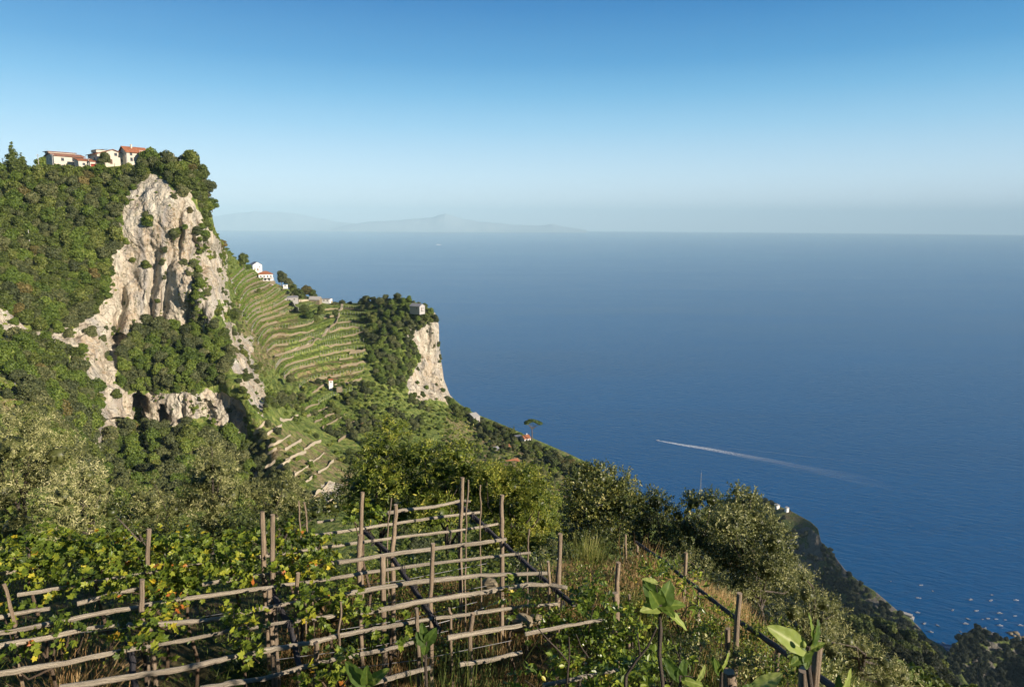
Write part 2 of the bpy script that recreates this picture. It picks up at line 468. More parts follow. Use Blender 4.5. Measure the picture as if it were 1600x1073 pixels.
crest = [(-320, 310), (-200, 292), (-100, 280), (0, 272), (60, 266), (130, 264), (180, 260), (235, 256), (270, 256), (300, 262), (316, 275), (324, 300), (329, 330),
         (337, 360), (350, 385), (365, 402), (380, 412), (400, 424), (425, 440), (450, 452), (480, 464), (505, 472), (540, 475), (565, 475), (590, 472), (620, 468),
         (645, 472), (665, 480), (680, 491), (686, 510), (687, 540), (690, 570), (694, 600), (703, 626), (720, 642), (740, 655), (770, 668), (800, 682), (830, 697),
         (860, 711), (890, 725), (920, 741), (960, 768), (1000, 803), (1060, 860)]
foot = [(-320, 930), (1060, 930)]
depth = [(-320, 310, 250), (-320, 600, 170), (-320, 930, 90), (-200, 292, 270), (0, 272, 292), (0, 400, 262), (0, 500, 240), (0, 570, 215), (-150, 600, 190), (0, 660, 190), (-150, 930, 95), (0, 930, 105),
         (100, 264, 303), (100, 400, 275), (200, 258, 315), (280, 258, 318), (316, 275, 322), (329, 330, 324), (340, 380, 327),
         (60, 520, 246), (100, 620, 215), (140, 680, 222), (140, 800, 170),
         (215, 300, 300), (280, 295, 303), (195, 400, 288), (250, 400, 294), (310, 400, 303), (165, 480, 276), (190, 520, 272), (215, 505, 283), (250, 505, 288), (310, 505, 292),
         (250, 525, 283), (250, 605, 262), (340, 530, 292), (340, 605, 268), (200, 620, 257), (300, 625, 258), (360, 635, 262), (300, 675, 253), (200, 680, 248), (160, 590, 250),
         (160, 720, 225), (300, 730, 222), (250, 800, 178), (300, 930, 122), (150, 930, 108),
         (345, 440, 320), (360, 500, 306), (375, 560, 290), (405, 600, 284), (420, 640, 268), (440, 690, 253), (490, 740, 240), (540, 790, 220), (400, 720, 250), (430, 800, 210), (395, 690, 258),
         (365, 402, 445), (375, 450, 452), (385, 500, 420), (405, 550, 386), (430, 595, 362), (460, 650, 325), (510, 700, 305), (560, 740, 285),
         (380, 412, 500), (400, 424, 545), (450, 452, 575), (505, 472, 565), (565, 475, 555), (620, 468, 540), (680, 491, 522),
         (410, 460, 470), (480, 500, 490), (560, 500, 520), (450, 540, 430), (550, 560, 450), (620, 540, 478), (500, 620, 385), (600, 620, 410), (560, 680, 345),
         (650, 530, 496), (680, 530, 506), (688, 560, 508), (650, 600, 472), (690, 600, 492), (703, 626, 490),
         (740, 655, 482), (830, 697, 430), (890, 725, 405), (960, 768, 350), (1060, 860, 270), (700, 680, 400), (780, 720, 365), (700, 760, 295), (850, 800, 255), (900, 930, 150), (600, 930, 125), (1060, 930, 190)]
ROCKS = [[(188, 305), (222, 288), (245, 272), (262, 285), (272, 298), (300, 298), (308, 330), (325, 345), (345, 378), (356, 430), (340, 470), (322, 520), (290, 512), (250, 503), (215, 508), (190, 540),
          (180, 600), (205, 618), (250, 612), (300, 612), (345, 608), (372, 630), (385, 690), (352, 668), (325, 660), (300, 650), (270, 690), (235, 668), (200, 648), (172, 690), (140, 705), (160, 640), (135, 590), (95, 545),
          (40, 536), (-40, 545), (-80, 500), (0, 480), (60, 522), (120, 512), (155, 480), (172, 450), (172, 410), (188, 385)],
         [(348, 380), (356, 395), (352, 440), (362, 470), (350, 500), (338, 460)],
         [(372, 520), (392, 530), (400, 580), (418, 605), (420, 650), (400, 640), (378, 600), (362, 560)],
         [(350, 500), (364, 510), (372, 560), (360, 580), (348, 540)],
         [(395, 720), (406, 726), (404, 750), (396, 748)], [(338, 640), (372, 650), (380, 672), (345, 668)],
         [(668, 485), (684, 490), (700, 560), (708, 628), (672, 622), (640, 622), (636, 592), (655, 572), (655, 545), (640, 530), (642, 512), (668, 508)],
         [(520, 655), (515, 700)], [(0, 310), (12, 330), (8, 360), (-10, 350)], [(-20, 420), (14, 425), (10, 460), (-20, 460)], [(505, 752), (528, 756), (535, 775), (515, 780)]]
DRY = [[(-20, 590), (40, 600), (42, 650), (-20, 660)], [(360, 420), (450, 450), (470, 480), (440, 560), (400, 590), (372, 500)], [(395, 650), (480, 680), (560, 740), (540, 800), (440, 770), (400, 720)],
       [(700, 640), (830, 700), (900, 730), (880, 800), (760, 760), (690, 700)], [(440, 590), (470, 570), (520, 560), (560, 560), (560, 590), (500, 600)]]
def rock_mass(px, py):
    q = np.stack([px/14, py/14, px*0], -1)
    jx = px+9*fbm(q, 3, 5); jy = py+9*fbm(q, 3, 9)
    r = np.zeros_like(px)
    for p in ROCKS: r = np.maximum(r, inpoly(jx, jy, p).astype(float))
    return r
def dry_mass(px, py):
    q = np.stack([px/14, py/14, px*0], -1)
    jx = px+8*fbm(q, 3, 15); jy = py+8*fbm(q, 3, 19)
    r = np.zeros_like(px)
    for p in DRY: r = np.maximum(r, inpoly(jx, jy, p).astype(float))
    return r
def smooth2(a, n):
    for _ in range(n):
        a = a.copy()
        a[1:-1] = (a[:-2]+2*a[1:-1]+a[2:])/4
        a[:, 1:-1] = (a[:, :-2]+2*a[:, 1:-1]+a[:, 2:])/4
    return a
def cave(px, py, cx, cy, rx, ry, deep):
    """an arched opening eaten into the rock"""
    n3 = np.stack([px/6, py/6, px*0+cx], -1); px = px+rx*.55*fbm(n3, 3, 17); py = py+ry*.45*fbm(n3, 3, 18)
    q = ((px-cx)/rx)**2+(np.where(py < cy, (py-cy)/ry, (py-cy)/(ry*1.4)))**2
    return deep*np.clip(1.25*(1-q), 0, 1)**.7
def mass_disp(pos, nr, px, py, rock, t):
    rk = smooth2(rock, 3)
    a = fbm(pos*np.array([1/17, 1/17, 1/34]), 4, 21)
    b = fbm(pos*np.array([1/5.0, 1/5.0, 1/17]), 4, 33)
    c = fbm(pos*np.array([1/1.7, 1/1.7, 1/2.6]), 3, 41); c = c+.9*np.clip(fbm(pos*np.array([1/3.5, 1/3.5, 1/6.0]), 3, 43), -.1, 1)
    rid = 1-np.abs(fbm(pos*np.array([1/7.0, 1/7.0, 1/34]), 3, 51))*2.6
    crk = np.exp(-np.abs(fbm(pos*np.array([1/9.0, 1/9.0, 1/16]), 4, 57))/.035)
    led = np.sin(pos[..., 2]/3.6+3.0*fbm(pos/14, 3, 59)); led = np.sign(led)*np.abs(led)**.5
    d = rk*(a*4.4+b*1.7+c*.75+rid*.9-crk*1.1+led*.25-.6)
    soft = fbm(pos/12, 3, 61)
    d = d+(1-rk)*(soft*1.6)
    edge = np.clip(t*14, 0.15, 1)
    pos = pos+nr*(d*edge)[..., None]
    # buttresses, gullies and caves are pushed in along the line of view on the ground
    h = PY(px, py, np.ones_like(px)); h[..., 2] = 0
    deep = cave(px, py, 216, 637, 13.5, 22, 17)+cave(px, py, 252, 652, 8.5, 20, 12)+cave(px, py, 190, 528, 9, 12, 9)+cave(px, py, 318, 645, 20, 20, 4)+cave(px, py, 364, 652, 10, 20, 4)
    deep = deep+cave(px, py, 186, 660, 18, 8, 6)
    for gx, gy, ln, w, dp in [(187, 505, 60, 6, 6), (238, 470, 70, 6, 4), (205, 418, 30, 14, 3), (262, 450, 80, 5, 3.5), (304, 430, 90, 5, 4.5), (282, 360, 50, 6, 3), (322, 420, 70, 6, 5), (170, 560, 60, 7, 3.0), (660, 560, 45, 6, 5), (675, 590, 35, 4, 3.5), (668, 530, 30, 4, 3)]:
        wob = 5*fbm(np.stack([py/28, py*0, py*0+gx], -1), 3, 77)
        deep = deep+dp*np.exp(-((px-gx-wob-(py-gy)*-.08)/w)**2)*np.exp(-((py-gy)/ln)**4)
    return stepped(pos+h*deep[..., None], px, py)
TERR = [([(352, 398), (395, 422), (440, 452), (480, 470), (540, 478), (572, 482), (577, 560), (560, 604), (520, 628), (440, 636), (406, 590), (380, 510), (362, 450)], 3.0, 0.0),
        ([(470, 632), (500, 622), (545, 628), (585, 690), (560, 716), (500, 700)], 3.2, 1.0), ([(392, 648), (430, 645), (480, 680), (545, 730), (560, 770), (540, 800), (430, 775), (392, 720)], 3.4, .4)]
def tmask(px, py, k): return inpoly(px, py, TERR[k][0])
def stepped(pos, px, py):
    """real terraces: level treads and steep risers along the contours"""
    pos = pos.copy()
    for k, (poly, per, ph) in enumerate(TERR[:1]):
        z = pos[..., 2]; h = (z-ph)/per; f = h-np.floor(h); st = np.clip((f-.52)/.40, 0, 1); st = st*st*(3-2*st)
        zz = (np.floor(h)+st)*per+ph
        m = smooth2(tmask(px, py, k).astype(float), 4)
        pos[..., 2] = z*(1-m)+zz*m
    return pos
mass = Sheet('hill', crest, foot, depth, 900, 520, [(6, -.5), (25, -2), (60, -25), (110, -90)], MAT['ground'], mass_disp, rock_mass, dry_mass)

# ------------------------------------------------------------------ headland beyond and the one at the water, shade put into their ground colour
hl_crest = [(850, 845), (950, 832), (1060, 812), (1120, 784), (1150, 778), (1185, 776), (1205, 783), (1219, 791), (1236, 798), (1267, 815), (1278, 825), (1283, 846), (1298, 859), (1308, 874), (1320, 890), (1348, 913), (1364, 922), (1381, 936), (1404, 956), (1421, 966),
            (1440, 986), (1449, 998), (1473, 1012), (1482, 1024), (1492, 1040), (1520, 1085), (1560, 1140)]
hl_depth = [(850, 845, 760), (950, 832, 830), (1060, 812, 900), (850, 1190, 430), (960, 1190, 440), (1000, 1000, 600), (1120, 784, 950), (1185, 776, 930), (1219, 791, 905), (1267, 815, 870), (1283, 846, 830), (1320, 890, 770), (1364, 922, 725), (1404, 956, 690), (1440, 986, 655), (1482, 1024, 600), (1520, 1085, 540), (1560, 1140, 500),
            (1120, 850, 900), (1200, 850, 850), (1240, 830, 870), (1270, 880, 800), (1250, 920, 760), (1290, 930, 742), (1120, 960, 700), (1340, 980, 660), (1400, 1040, 590), (1450, 1060, 560), (1200, 1100, 560), (1400, 1180, 480), (1560, 1180, 470)]
def hl_rock(px, py):
    q = np.stack([px/10, py/10, px*0], -1); n = fbm(q, 4, 71)
    r = (inpoly(px, py, [(1232, 830), (1262, 822), (1284, 840), (1286, 880), (1272, 905), (1240, 900)]) & (n > -.25)) | (inpoly(px, py, [(1430, 975), (1462, 1005), (1480, 1040), (1440, 1050), (1415, 1000)]) & (n > .0)) | (inpoly(px, py, [(1286, 850), (1410, 955), (1405, 975), (1300, 900)]) & (n > .12))
    return r.astype(float)
def hl_dry(px, py):
    q = np.stack([px/8, py/8, px*0], -1); n = fbm(q, 3, 81)
    return (inpoly(px, py, [(1215, 786), (1275, 812), (1280, 830), (1240, 822), (1222, 805)]) & (n > -.3)).astype(float)
def hl_disp(pos, nr, px, py, rock, t):
    rk = smooth2(rock, 2)
    d = (1-rk)*fbm(pos/30, 4, 91)*7+rk*(fbm(pos*np.array([1/18, 1/18, 1/60]), 4, 93)*14+fbm(pos/6, 3, 95)*3)
    return pos+nr*(d*np.clip(t*8, .12, 1))[..., None]
headland = Sheet('hill', hl_crest, [(850, 1190), (1560, 1190)], hl_depth, 620, 300, [(12, -6), (40, -60), (70, -120)], MAT['ground_shaded'], hl_disp, hl_rock, hl_dry)
pt_crest = [(1478, 1100), (1480, 1040), (1484, 1012), (1501, 997), (1515, 984), (1525, 979), (1539, 981), (1555, 991), (1567, 997), (1586, 1000), (1602, 1004), (1640, 1012), (1720, 1040), (1800, 1100)]
pt_depth = [(1478, 1100, 560), (1484, 1012, 610), (1525, 979, 640), (1567, 997, 630), (1602, 1004, 640), (1720, 1040, 600), (1500, 1120, 540), (1560, 1060, 590), (1640, 1060, 580), (1600, 1150, 520), (1800, 1150, 500), (1500, 1200, 490), (1800, 1200, 480)]
point = Sheet('hill', pt_crest, [(1478, 1200), (1800, 1200)], pt_depth, 160, 120, [(10, -8), (40, -60), (70, -100)], MAT['ground_shaded'], hl_disp, lambda a, b: (fbm(np.stack([a/9, b/9, a*0], -1), 3, 3) > .15).astype(float), None)

# ------------------------------------------------------------------ near hillside: height field, coordinates relative to the camera
NEAR = [(0, 0, -1.7), (-5, 0, -2), (5, 0, -1.9), (0, -15, 3), (-30, -15, 2), (30, -15, 0), (0, 2, -3.6), (-5, 2, -4.6), (0, 4, -6.3), (-5, 5, -7.3), (-12, 2, -6), (-20, 0, -4),
        (0, 7, -7.3), (-5, 9, -7.5), (0, 12, -7.6), (-5, 14, -7.8), (-12, 10, -7.5), (-14, 14, -8.2), (3, 7, -6.6), (3.4, 5, -5.3), (3, 10, -7.5), (4, 16, -8.9), (6, 10, -8.2), (8, 12, -9.9), (10, 20, -15),
        (15, 15, -15.5), (20, 30, -26), (5.5, 5.5, -6.0), (3, 2, -3.6), (10, 5, -8.5), (14, 0, -8), (0, 17, -9.4), (-8, 18, -10), (0, 25, -15.5), (-15, 25, -14.5), (-30, 30, -16), (8, 27, -18),
        (0, 60, -39), (-60, 60, -34), (-60, 100, -56), (0, 110, -72), (60, 60, -55), (60, 110, -98), (100, 50, -80), (-60, 0, -4), (-120, 60, -34), (-130, 130, -70), (100, 100, -118),
        (100, 200, -165), (30, 160, -115), (0, 210, -122), (-60, 160, -85), (60, 250, -160), (181, 300, -197), (166, 250, -181), (150, 190, -165), (215, 330, -290), (215, 260, -230), (120, 330, -240), (60, 400, -260), (250, 250, -290), (200, 120, -190), (150, 40, -110), (250, 0, -180), (250, 400, -380), (100, 450, -330), (60, 0, -40)]
GZ = TPS([(a, b) for a, b, c in NEAR], [c for a, b, c in NEAR], 1e-4)
def gz(x, y):
    z = GZ(np.asarray(x, float), np.asarray(y, float))
    q = np.stack([np.asarray(x, float), np.asarray(y, float), np.zeros_like(np.asarray(x, float))], -1)
    r = np.hypot(x, y)
    z = z+.10*fbm(q*.9, 3, 5)+np.clip((r-14)/60, 0, 1)*(1.2*fbm(q/9, 3, 6))+np.clip((r-60)/100, 0, 1)*3*fbm(q/30, 3, 7)
    return z+CAM_H
def gz1(x, y): return float(gz(np.array([x]), np.array([y]))[0])
def build_near():
    n = 420
    s = np.linspace(-1, 1, n); xs = np.sign(s)*(np.abs(s)*14+np.abs(s)**4*240)
    ys = -16+np.linspace(0, 1, n)*44+np.linspace(0, 1, n)**4*420
    X, Yy = np.meshgrid(xs, ys)
    V = np.stack([X, Yy, gz(X, Yy)], -1)
    i, j = np.meshgrid(np.arange(n-1), np.arange(n-1), indexing='ij')
    g = Geo().add(V.reshape(-1, 3), np.stack([i*n+j, i*n+j+1, (i+1)*n+j+1, (i+1)*n+j], -1).reshape(-1, 4), smooth=True)
    kind(g.build('hillside', MAT['near_ground']), 'structure')
build_near()
# ------------------------------------------------------------------ foliage
DK = [(.0, (.032, .046, .010)), (.35, (.076, .104, .019)), (.7, (.140, .168, .032)), (1.0, (.26, .26, .065))]
MAT['oak'] = leaf_mat('holm_oak_leaves', DK, .15, .55, .3, .45)
MAT['oak_light'] = leaf_mat('bright_oak_leaves', [(.0, (0.037, 0.063, 0.011)), (.35, (0.089, 0.138, 0.020)), (.7, (0.158, 0.213, 0.032)), (1.0, (0.284, 0.310, 0.063))], .2, .55, .3, .45)
MAT['oak_grey'] = leaf_mat('grey_oak_leaves', [(.0, (0.030, 0.041, 0.016)), (.35, (0.074, 0.092, 0.032)), (.7, (0.138, 0.149, 0.052)), (1.0, (0.264, 0.241, 0.100))], .15, .55, .3, .45)
MAT['oak_dark'] = leaf_mat('shade_toned_macchia_leaves', [(.0, (.010, .014, .007)), (.4, (.022, .029, .013)), (1.0, (.05, .055, .025))], .1, .6, .25, .45)  # leaf colour darkened to stand in for shade around the cove
MAT['oak_rust'] = leaf_mat('rusty_oak_leaves', [(.0, (.04, .045, .014)), (.35, (.11, .10, .028)), (.7, (.19, .15, .045)), (1.0, (.30, .22, .08))], .15, .55, .3, .45)
TONES = ['oak']*7+['oak_light']*6+['oak_grey']*5+['oak_rust']
MAT['maquis'] = leaf_mat('maquis_leaves', [(.0, (0.055, 0.080, 0.017)), (.35, (0.112, 0.162, 0.026)), (.65, (0.200, 0.257, 0.041)), (1.0, (0.382, 0.361, 0.090))], .2, .6, .25, .6)
MAT['pine'] = leaf_mat('pine_needles', [(.0, (0.026, 0.046, 0.014)), (.5, (0.065, 0.111, 0.024)), (1., (0.143, 0.195, 0.042))], .15)
MAT['olive'] = leaf_mat('olive_leaves', [(.0, (0.063, 0.076, 0.022)), (.4, (0.178, 0.190, 0.060)), (.7, (0.391, 0.386, 0.145)), (1.0, (0.690, 0.638, 0.330))], .2, .45, .4)
MAT['carob'] = leaf_mat('carob_leaves', [(.0, (0.033, 0.046, 0.010)), (.45, (0.098, 0.120, 0.023)), (.8, (0.250, 0.246, 0.050)), (1.0, (0.464, 0.405, 0.126))], .15, .42, .5)
MAT['chestnut'] = leaf_mat('chestnut_leaves', [(.0, (0.052, 0.078, 0.011)), (.45, (0.147, 0.199, 0.023)), (.8, (0.346, 0.362, 0.049)), (1.0, (0.588, 0.535, 0.097))], .3, .45, .4)
MAT['vine'] = leaf_mat('vine_leaves', [(.0, (0.045, 0.074, 0.011)), (.5, (0.150, 0.216, 0.024)), (.80, (0.360, 0.392, 0.039)), (.93, (0.690, 0.540, 0.044)), (1.0, (0.510, 0.162, 0.033))], .35, .45, .4)
MAT['citrus'] = leaf_mat('glossy_shrub_leaves', [(.0, (0.047, 0.081, 0.013)), (.5, (0.142, 0.208, 0.023)), (.85, (0.347, 0.402, 0.049)), (1.0, (0.709, 0.594, 0.086))], .3, .35, .5)
MAT['fig'] = leaf_mat('fig_leaves', [(.0, (.045, .090, .018)), (.4, (.12, .19, .030)), (.7, (.30, .38, .07)), (1.0, (.52, .56, .20))], .4, .5, .3)
MAT['drygrass'] = leaf_mat('dry_grass', [(.0, (0.176, 0.099, 0.039)), (.5, (0.396, 0.242, 0.099)), (1.0, (0.682, 0.506, 0.242))], .3, .7, .2)
MAT['grass'] = leaf_mat('green_grass', [(.0, (0.036, 0.057, 0.013)), (.6, (0.144, 0.184, 0.033)), (1.0, (0.408, 0.368, 0.110))], .3, .6, .3)
MAT['vinerow'] = leaf_mat('vine_rows', [(.0, (0.056, 0.101, 0.015)), (.5, (0.142, 0.227, 0.031)), (1.0, (0.331, 0.386, 0.065))], .2)

rg = np.random.default_rng(11)
def unit(v): return v/(np.linalg.norm(v, axis=-1, keepdims=True)+1e-9)
QUAD = (np.array([(0, -.5, 0), (.42, 0, .06), (0, .5, 0), (-.42, 0, .06)]), [(0, 1, 2, 3)])
LANCE = (np.array([(0, 0, 0), (.14, .35, .05), (.10, .75, .03), (0, 1, -.04), (-.10, .75, .03), (-.14, .35, .05)]), [(0, 1, 2, 3), (0, 3, 4, 5)])
OVAL = (np.array([(0, 0, 0), (.24, .25, .06), (.27, .62, .05), (0, 1, -.06), (-.27, .62, .05), (-.24, .25, .06)]), [(0, 1, 2, 3), (0, 3, 4, 5)])
VINE = (np.array([(0, 0, 0), (.20, -.16, .03), (.50, .02, .06), (.40, .26, .05), (.56, .52, -.03), (.26, .56, .04), (0, .95, -.06), (-.26, .56, .04), (-.56, .52, -.03), (-.40, .26, .05), (-.50, .02, .06), (-.20, -.16, .03)]),
        [(0, 1, 2, 3), (0, 3, 4, 5), (0, 5, 6, 7), (0, 7, 8, 9), (0, 9, 10, 11)])
def put_leaves(g, tpl, pos, axis, nrm, size, tint, mat=0):
    T, F = tpl; axis = unit(axis); side = unit(np.cross(axis, nrm)); n = np.cross(side, axis)
    size = np.broadcast_to(np.asarray(size, float), (len(pos),))
    V = pos[:, None]+size[:, None, None]*(T[None, :, 0:1]*side[:, None]+T[None, :, 1:2]*axis[:, None]+T[None, :, 2:3]*n[:, None])
    k = len(T); F = np.array(F)
    FF = (F[None]+np.arange(len(pos))[:, None, None]*k).reshape(-1, F.shape[1])
    g.add(V.reshape(-1, 3), FF, mat, np.repeat(tint, k))
def ico(n=2):
    import bmesh
    bm = bmesh.new(); bmesh.ops.create_icosphere(bm, subdivisions=n, radius=1)
    v = np.array([tuple(x.co) for x in bm.verts]); f = np.array([[y.index for y in x.verts] for x in bm.faces]); bm.free(); return v, f
ICO2 = ico(2); ICO3 = ico(3)
def core(g, c, r, k=.78, mat=0, tint=.25, seed=0, src=ICO2):
    v, f = src; d = 1+.35*fbm(v*1.6+seed*3.3, 3, seed)
    g.add(np.array(c)+v*np.array(r)*k*d[:, None], f, mat, tint, None, True)
def shell(blobs, n, keep=.85, jitter=.22, low=-.6, rs=None):
    """points spread over the skins of overlapping blobs: position, outward direction"""
    rs = rs or rg
    C = np.array([b[0] for b in blobs], float); Rr = np.array([b[1] if np.ndim(b[1]) else (b[1],)*3 for b in blobs], float)
    w = (Rr.prod(1))**(2/3); w /= w.sum()
    P_, D_ = [], []
    got = 0
    while got < n:
        m = int(n*1.8)+50
        k = rs.choice(len(blobs), m, p=w); d = unit(rs.normal(size=(m, 3)))
        ok = d[:, 2] > low+rs.random(m)*.4
        rad = 1-np.abs(rs.normal(size=m))*jitter
        rad = rad*(1+.16*fbm(d*2.2+k[:, None]*5.1, 2, 4))
        p = C[k]+d*Rr[k]*rad[:, None]
        q = (((p[:, None]-C[None])/(Rr[None]*keep))**2).sum(-1); q[np.arange(m), k] = 9
        ok &= q.min(1) > 1
        p, d = p[ok], d[ok]; P_.append(p); D_.append(d); got += len(p)
    return np.concatenate(P_)[:n], np.concatenate(D_)[:n]
def limb_tubes(g, base, top, blobs, r0, mat=0, seed=0):
    rs = random.Random(seed)
    base = Vector(base); top = Vector(top)
    mid = (base+top)/2+Vector((rs.uniform(-.1, .1), rs.uniform(-.1, .1), 0))*(top-base).length
    g.tube([base, base.lerp(mid, .5)+Vector((.02, 0, 0)), mid, top], [r0, r0*.85, r0*.72, r0*.5], 8, mat, .5, .15, seed)
    for c, r in blobs:
        c = Vector(c); s = mid.lerp(top, rs.random())
        m2 = s.lerp(c, .5)+Vector((rs.uniform(-.15, .15), rs.uniform(-.15, .15), rs.uniform(-.05, .15)))*(c-s).length
        g.tube([s, m2, c], [r0*.42, r0*.28, r0*.10], 6, mat, .5, .1, seed+3)

# --- trees some hundreds of metres off: crowns of many small leaf clumps over lumpy masses
def far_tree(name, h, w, nb, n, leaf, kindm, seed, shape='round', squash=.8):
    rs = np.random.default_rng(seed); r2 = random.Random(seed)
    blobs = []
    if shape == 'round':
        for k in range(nb):
            a = r2.uniform(0, 6.28); rr = w*r2.uniform(.1, .62); z = h*r2.uniform(.24, .78)
            r = w*r2.uniform(.34, .55)*(1.1-.5*abs(z/h-.55))
            blobs.append(((math.cos(a)*rr, math.sin(a)*rr, z), (r, r, r*squash)))
        blobs.append(((0, 0, h*.52), (w*.66, w*.66, h*.42)))
    elif shape == 'cone':
        for k in range(nb):
            z = h*(.18+.78*k/(nb-1)); r = w*(1.05-z/h)*.85+.15
            a = r2.uniform(0, 6.28); blobs.append(((math.cos(a)*r*.3, math.sin(a)*r*.3, z), (r, r, r*.8)))
    elif shape == 'low':
        for k in range(nb):
            a = r2.uniform(0, 6.28); rr = w*r2.uniform(.0, .75); r = w*r2.uniform(.28, .45)
            blobs.append(((math.cos(a)*rr, math.sin(a)*rr, h*r2.uniform(.25, .62)), (r, r, r*.85)))
    g = Geo()
    p, d = shell(blobs, n, .84, .16, -.85, rs)
    nr = unit(d+rs.normal(size=d.shape)*.75+np.array([0, 0, .15])); ax = np.cross(nr, rs.normal(size=d.shape))
    t = np.clip(.45+.30*rs.normal(size=n)+.8*(vnoise(p*.9, seed)*.35), 0, 1)
    put_leaves(g, QUAD, p, ax, nr, leaf*rs.uniform(.6, 1.4, n), t)
    for k, (c, r) in enumerate(blobs): core(g, c, r, .70, 0, .22, seed+k)
    crown = g
    tr = Geo(); limb_tubes(tr, (0, 0, -.8), (0, 0, h*.55), blobs[:3], .05*h*.6, 0, seed)
    return crown, tr
PROTO = bpy.data.collections.new('tree_stock')        # not linked to the scene: sources for the wooded masses
STOCK = {}
def stock(key, args, mat):
    crown, tr = far_tree(key, *args[0:5], None, args[5], *args[6:])
    c = crown.build('crown', mat, None, False); t = tr.build('trunk', MAT['bark'], None, False)
    STOCK[key] = (c.data, t.data)
for k in range(5): stock('oak%d' % k, (6.4, 3.1, 9+k % 3, 1300, .50, 100+k), MAT['oak'])
for k in range(3): stock('maq%d' % k, (3.0, 2.0, 6, 520, .36, 200+k, 'low'), MAT['maquis'])
stock('pine0', (9.0, 2.6, 9, 900, .42, 300, 'cone'), MAT['oak'])
stock('cyp0', (7.0, 1.1, 9, 500, .32, 301, 'cone'), MAT['oak'])
def make_far(name, key, loc, s, rz, label, cat, group=None, sz=1.0, tone=None):
    o = empty(name, loc, label, cat, group, rz); o.scale = (s, s, s*sz)
    for nm, me in zip(('crown', 'trunk'), STOCK[key]):
        c = bpy.data.objects.new(nm, me); COL.objects.link(c); c.parent = o
        if nm == 'crown' and key.startswith('oak'):
            c.material_slots[0].link = 'OBJECT'; c.material_slots[0].material = MAT[tone or rnd.choice(TONES)]
    return o
def wood_mass(name, label, pts, keys, mat_key, tones=None):
    """a wood that reads as one mass: one object, tree stock set out on its points"""
    col = bpy.data.collections.new(name+'_stock')
    keys = list(keys)*(3 if mat_key == 'oak' else 1)
    for j, k in enumerate(keys):
        ob = bpy.data.objects.new('%s_%02d' % (k, j), STOCK[k][0]); col.objects.link(ob)
        if k.startswith('oak'): ob.material_slots[0].link = 'OBJECT'; ob.material_slots[0].material = MAT[rnd.choice(tones or TONES)]
    me = bpy.data.meshes.new(name); n = len(pts)
    me.vertices.add(n); me.vertices.foreach_set('co', np.array([p[0] for p in pts], np.float32).ravel())
    rot = np.array([(rnd.uniform(-.15, .15), rnd.uniform(-.15, .15), rnd.uniform(0, 6.28)) for p in pts], np.float32)
    for nm, ty, v, f in (('rot', 'FLOAT_VECTOR', rot.ravel(), 'vector'), ('scl', 'FLOAT', np.array([p[1] for p in pts], np.float32), 'value'), ('idx', 'INT', np.array([rnd.randrange(len(keys)) for p in pts], np.int32), 'value')):
        a = me.attributes.new(nm, ty, 'POINT'); a.data.foreach_set(f, v)
    o = bpy.data.objects.new(name, me); COL.objects.link(o)
    ng = bpy.data.node_groups.new(name, 'GeometryNodeTree')
    ng.interface.new_socket('Geometry', in_out='INPUT', socket_type='NodeSocketGeometry'); ng.interface.new_socket('Geometry', in_out='OUTPUT', socket_type='NodeSocketGeometry')
    N = ng.nodes; L = ng.links
    gi = N.new('NodeGroupInput'); go = N.new('NodeGroupOutput'); ip = N.new('GeometryNodeInstanceOnPoints'); ci = N.new('GeometryNodeCollectionInfo')
    ci.inputs['Collection'].default_value = col; ci.inputs['Separate Children'].default_value = True; ci.inputs['Reset Children'].default_value = True
    ip.inputs['Pick Instance'].default_value = True
    def na(nm, ty):
        x = N.new('GeometryNodeInputNamedAttribute'); x.data_type = ty; x.inputs['Name'].default_value = nm; return x.outputs['Attribute']
    L.new(gi.outputs[0], ip.inputs['Points']); L.new(ci.outputs[0], ip.inputs['Instance'])
    L.new(na('idx', 'INT'), ip.inputs['Instance Index']); L.new(na('rot', 'FLOAT_VECTOR'), ip.inputs['Rotation']); L.new(na('scl', 'FLOAT'), ip.inputs['Scale'])
    L.new(ip.outputs[0], go.inputs[0])
    md = o.modifiers.new('woods', 'NODES'); md.node_group = ng
    kind(o, 'stuff'); o['label'] = label
    return o
def fill(poly, spacing, seed=0, jit=True):
    """points spread evenly over a region of the hill (photo coordinates)"""
    rs = random.Random(seed)
    xs = [p[0] for p in poly]; ys = [p[1] for p in poly]
    out = []; cell = {}
    W = (max(xs)-min(xs)); H = (max(ys)-min(ys))
    for _ in range(int(W*H/spacing**2*9)):
        x = rs.uniform(min(xs), max(xs)); y = rs.uniform(min(ys), max(ys))
        if not bool(inpoly(np.array([x]), np.array([y]), poly)[0]): continue
        cx, cy_ = int(x/spacing), int(y/spacing)
        if any((x-a)**2+(y-b)**2 < spacing**2*.55 for i in (-1, 0, 1) for j in (-1, 0, 1) for a, b in cell.get((cx+i, cy_+j), ())): continue
        cell.setdefault((cx, cy_), []).append((x, y)); out.append((x, y))
    return out
OAKS = ['oak%d' % k for k in range(5)]; MAQ = ['maq%d' % k for k in range(3)]
